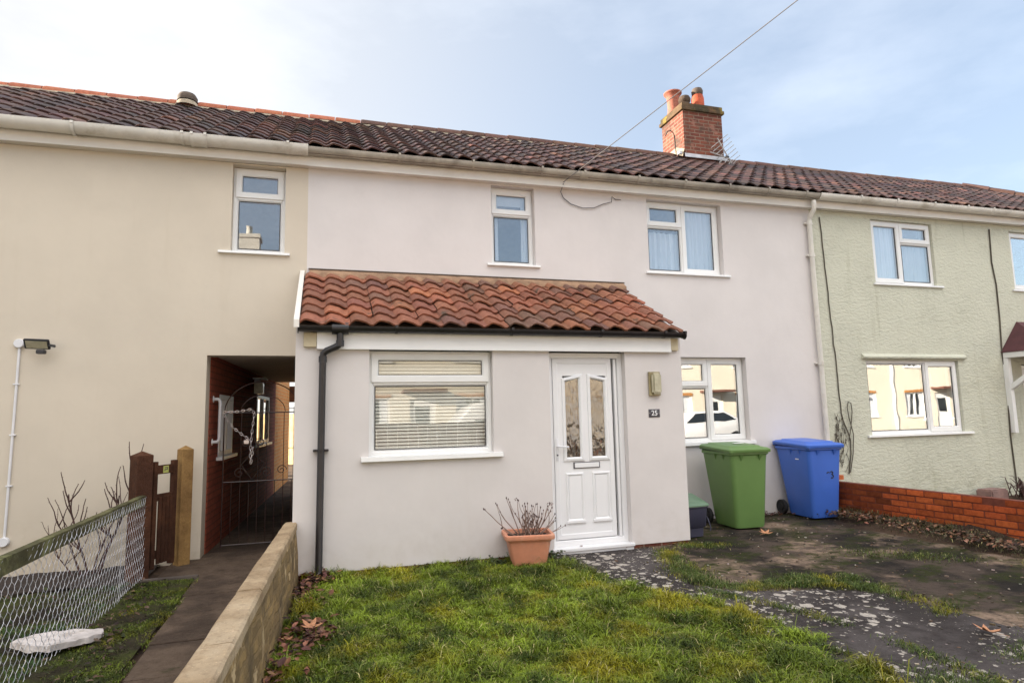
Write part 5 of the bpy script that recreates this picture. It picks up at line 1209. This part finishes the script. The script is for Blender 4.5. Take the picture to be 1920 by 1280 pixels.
# ================================================================== STREET BEHIND THE CAMERA (seen in the window reflections)
def opp_house(x0, x1, lab, chim):
    y0 = -17.0; t = thing('opposite_house', lab, 'house', ((x0+x1)/2, y0, 0), 0, 'houses across the street')
    hol = []
    for x in (x0+1.0, x1-2.3):
        hol += [(x, x+1.3, 3.5, 4.6), (x, x+1.3, 1.0, 2.2)]
    hol.append(((x0+x1)/2-.45, (x0+x1)/2+.45, .1, 2.15))
    m = MB(); wall_holes(m, x0, x1, -.1, 4.9, y0-.25, .25, hol, 'render_opposite'); m.box(x0, x1, y0-7, y0-6.8, -.1, 4.9, 'render_opposite'); m.box(x0, x0+.1, y0-6.8, y0-.26, -.1, 4.9, 'render_opposite'); m.box(x1-.1, x1, y0-6.8, y0-.26, -.1, 4.9, 'render_opposite'); m.build('wall', t)
    m = MB(); m.add([(x, y, z) for x in (x0, x1) for y, z in ((y0+.3, 4.8), (y0-3.5, 7.0), (y0-7.3, 4.8))], [(0, 1, 4, 3), (1, 2, 5, 4), (0, 3, 5, 2), (0, 2, 1), (3, 4, 5)], 'opp_roof'); m.build('roof', t)
    for (a, b_, c_, d_) in hol[:-1]:
        m = MB(); m.box(a, b_, y0-.12, y0-.06, c_, c_+.07, 'upvc'); m.box(a, b_, y0-.12, y0-.06, d_-.07, d_, 'upvc')
        for xx in (a, (a+b_)/2-.035, b_-.07): m.box(xx, xx+.07, y0-.12, y0-.061, c_+.07, d_-.07, 'upvc')
        m.box(a, b_, y0-.15, y0-.13, c_, d_, 'car_glass'); m.build('window', t)
    for (a, b_, c_, d_) in hol[:-1]:
        m = MB(); m.box(a-.08, b_+.08, y0-.02, y0+.06, c_-.06, c_, 'upvc'); m.box(a-.06, b_+.06, y0+.001, y0+.03, d_, d_+.14, 'brick_yard'); m.box(a+.08, a+.38, y0-.128, y0-.122, c_+.07, d_-.07, 'curtain'); m.box(b_-.36, b_-.08, y0-.128, y0-.122, c_+.07, d_-.07, 'curtain'); m.build('sill', t)
    m = MB(); m.box(x0, x1, y0+.25, y0+.36, 4.72, 4.84, 'upvc'); m.box(x0, x1, y0+.02, y0+.245, 4.62, 4.74, 'fascia_white'); m.build('gutter', t)
    m = MB(); m.box(x0+.10, x0+.18, y0+.01, y0+.09, 0, 4.6, 'upvc'); m.build('drainpipe', t)
    a, b_, c_, d_ = hol[-1]; m = MB(); m.box(a-.3, b_+.3, y0+.001, y0+.7, 2.35, 2.45, 'opp_roof'); m.build('door_hood', t); m = MB(); m.box(a, b_, y0-.15, y0-.08, c_, d_, 'upvc'); m.box(a+.2, b_-.2, y0-.079, y0-.07, 1.2, 1.9, 'car_glass'); m.build('door', t)
    if chim: m = MB(); cxx = chim; m.box(cxx-.45, cxx+.45, y0-3.9, y0-3.1, 6.5, 9.3, 'opp_stack'); m.box(cxx-.5, cxx+.5, y0-3.95, y0-3.05, 9.302, 9.48, 'opp_stack'); m.lathe((cxx, y0-3.5, 9.48), [(.15, 0), (.12, .4), (.14, .45)], 'opp_stack', 12); m.build('chimney', t)
for i, x in enumerate(range(-28, 56, 7)):
    opp_house(x, x+6.98, 'sunlit cream house across the street, number %s from the left of its row' % (['first', 'second', 'third', 'fourth', 'fifth', 'sixth', 'seventh', 'eighth', 'ninth', 'tenth', 'eleventh', 'twelfth'][i]), x+3.9 if i == 3 else None)
def car(lab, x, y, mat, van=False):
    t = thing('parked_car', lab, 'car', (x, y, .012), 0, 'cars parked along the street')
    prof = [(-2.1, .35), (-2.12, .75), (-1.95, .95), (-1.15, 1.02), (-.55, 1.45), (.9, 1.48), (1.75, 1.05), (2.05, .95), (2.1, .4)] if not van else [(-2.3, .35), (-2.32, .85), (-1.8, 1.1), (-1.2, 1.75), (-.8, 1.9), (2.3, 1.92), (2.35, .4)]
    m = MB(); vs = []
    for s_, k_ in ((-.86, 1), (.86, 1)):
        for px, pz in prof: vs.append((px, s_*(1 if pz < 1.1 else .86), pz))
    n = len(prof); m.add(vs, [tuple(range(n)), tuple(range(2*n-1, n-1, -1))]+[(k, (k+1) % n, n+(k+1) % n, n+k) for k in range(n)], mat); bo = m.build('body', t, True); bm = bmesh.new(); bm.from_mesh(bo.data); bmesh.ops.bevel(bm, geom=bm.edges[:], offset=.09, segments=3, affect='EDGES', profile=.5, clamp_overlap=True); bm.to_mesh(bo.data); bm.free(); bo.data.polygons.foreach_set('use_smooth', [True]*len(bo.data.polygons))
    m = MB()
    for s_ in (-1, 1):
        if van: q = [(-1.15, 1.15), (-.95, 1.7), (-.2, 1.75), (-.2, 1.15)]
        else: q = [(-.95, 1.06), (-.45, 1.38), (.85, 1.40), (1.4, 1.08)]
        m.add([(a, s_*(.875-(b_-1.1)*.34), b_) for a, b_ in q]+[(a, s_*(.860-(b_-1.1)*.34), b_) for a, b_ in q], [(0, 1, 2, 3), (7, 6, 5, 4), (0, 4, 5, 1), (1, 5, 6, 2), (2, 6, 7, 3), (3, 7, 4, 0)], 'car_glass')
    m.build('side_window', t, True)
    for wx in (-1.35, 1.35):
        for s_ in (-1, 1): m = MB(); m.lathe((wx, s_*.80, .33), [(0, -.09), (.20, -.09), (.24, -.10), (.33, -.08), (.33, .08), (.24, .10), (.20, .09), (0, .09)], 'rubber', 20, 'Y'); m.lathe((wx, s_*.88, .33), [(0, .03*s_), (.19, .03*s_), (.20, 0)], 'hub_metal', 16, 'Y'); m.build('wheel', t, True)
car('white van parked across the road', 5.6, -14.3, 'car_white', True); car('pale silver hatchback parked behind the white van', 14.6, -14.3, 'car_white'); car('grey hatchback parked opposite the passage', -6, -14.3, 'car_grey')
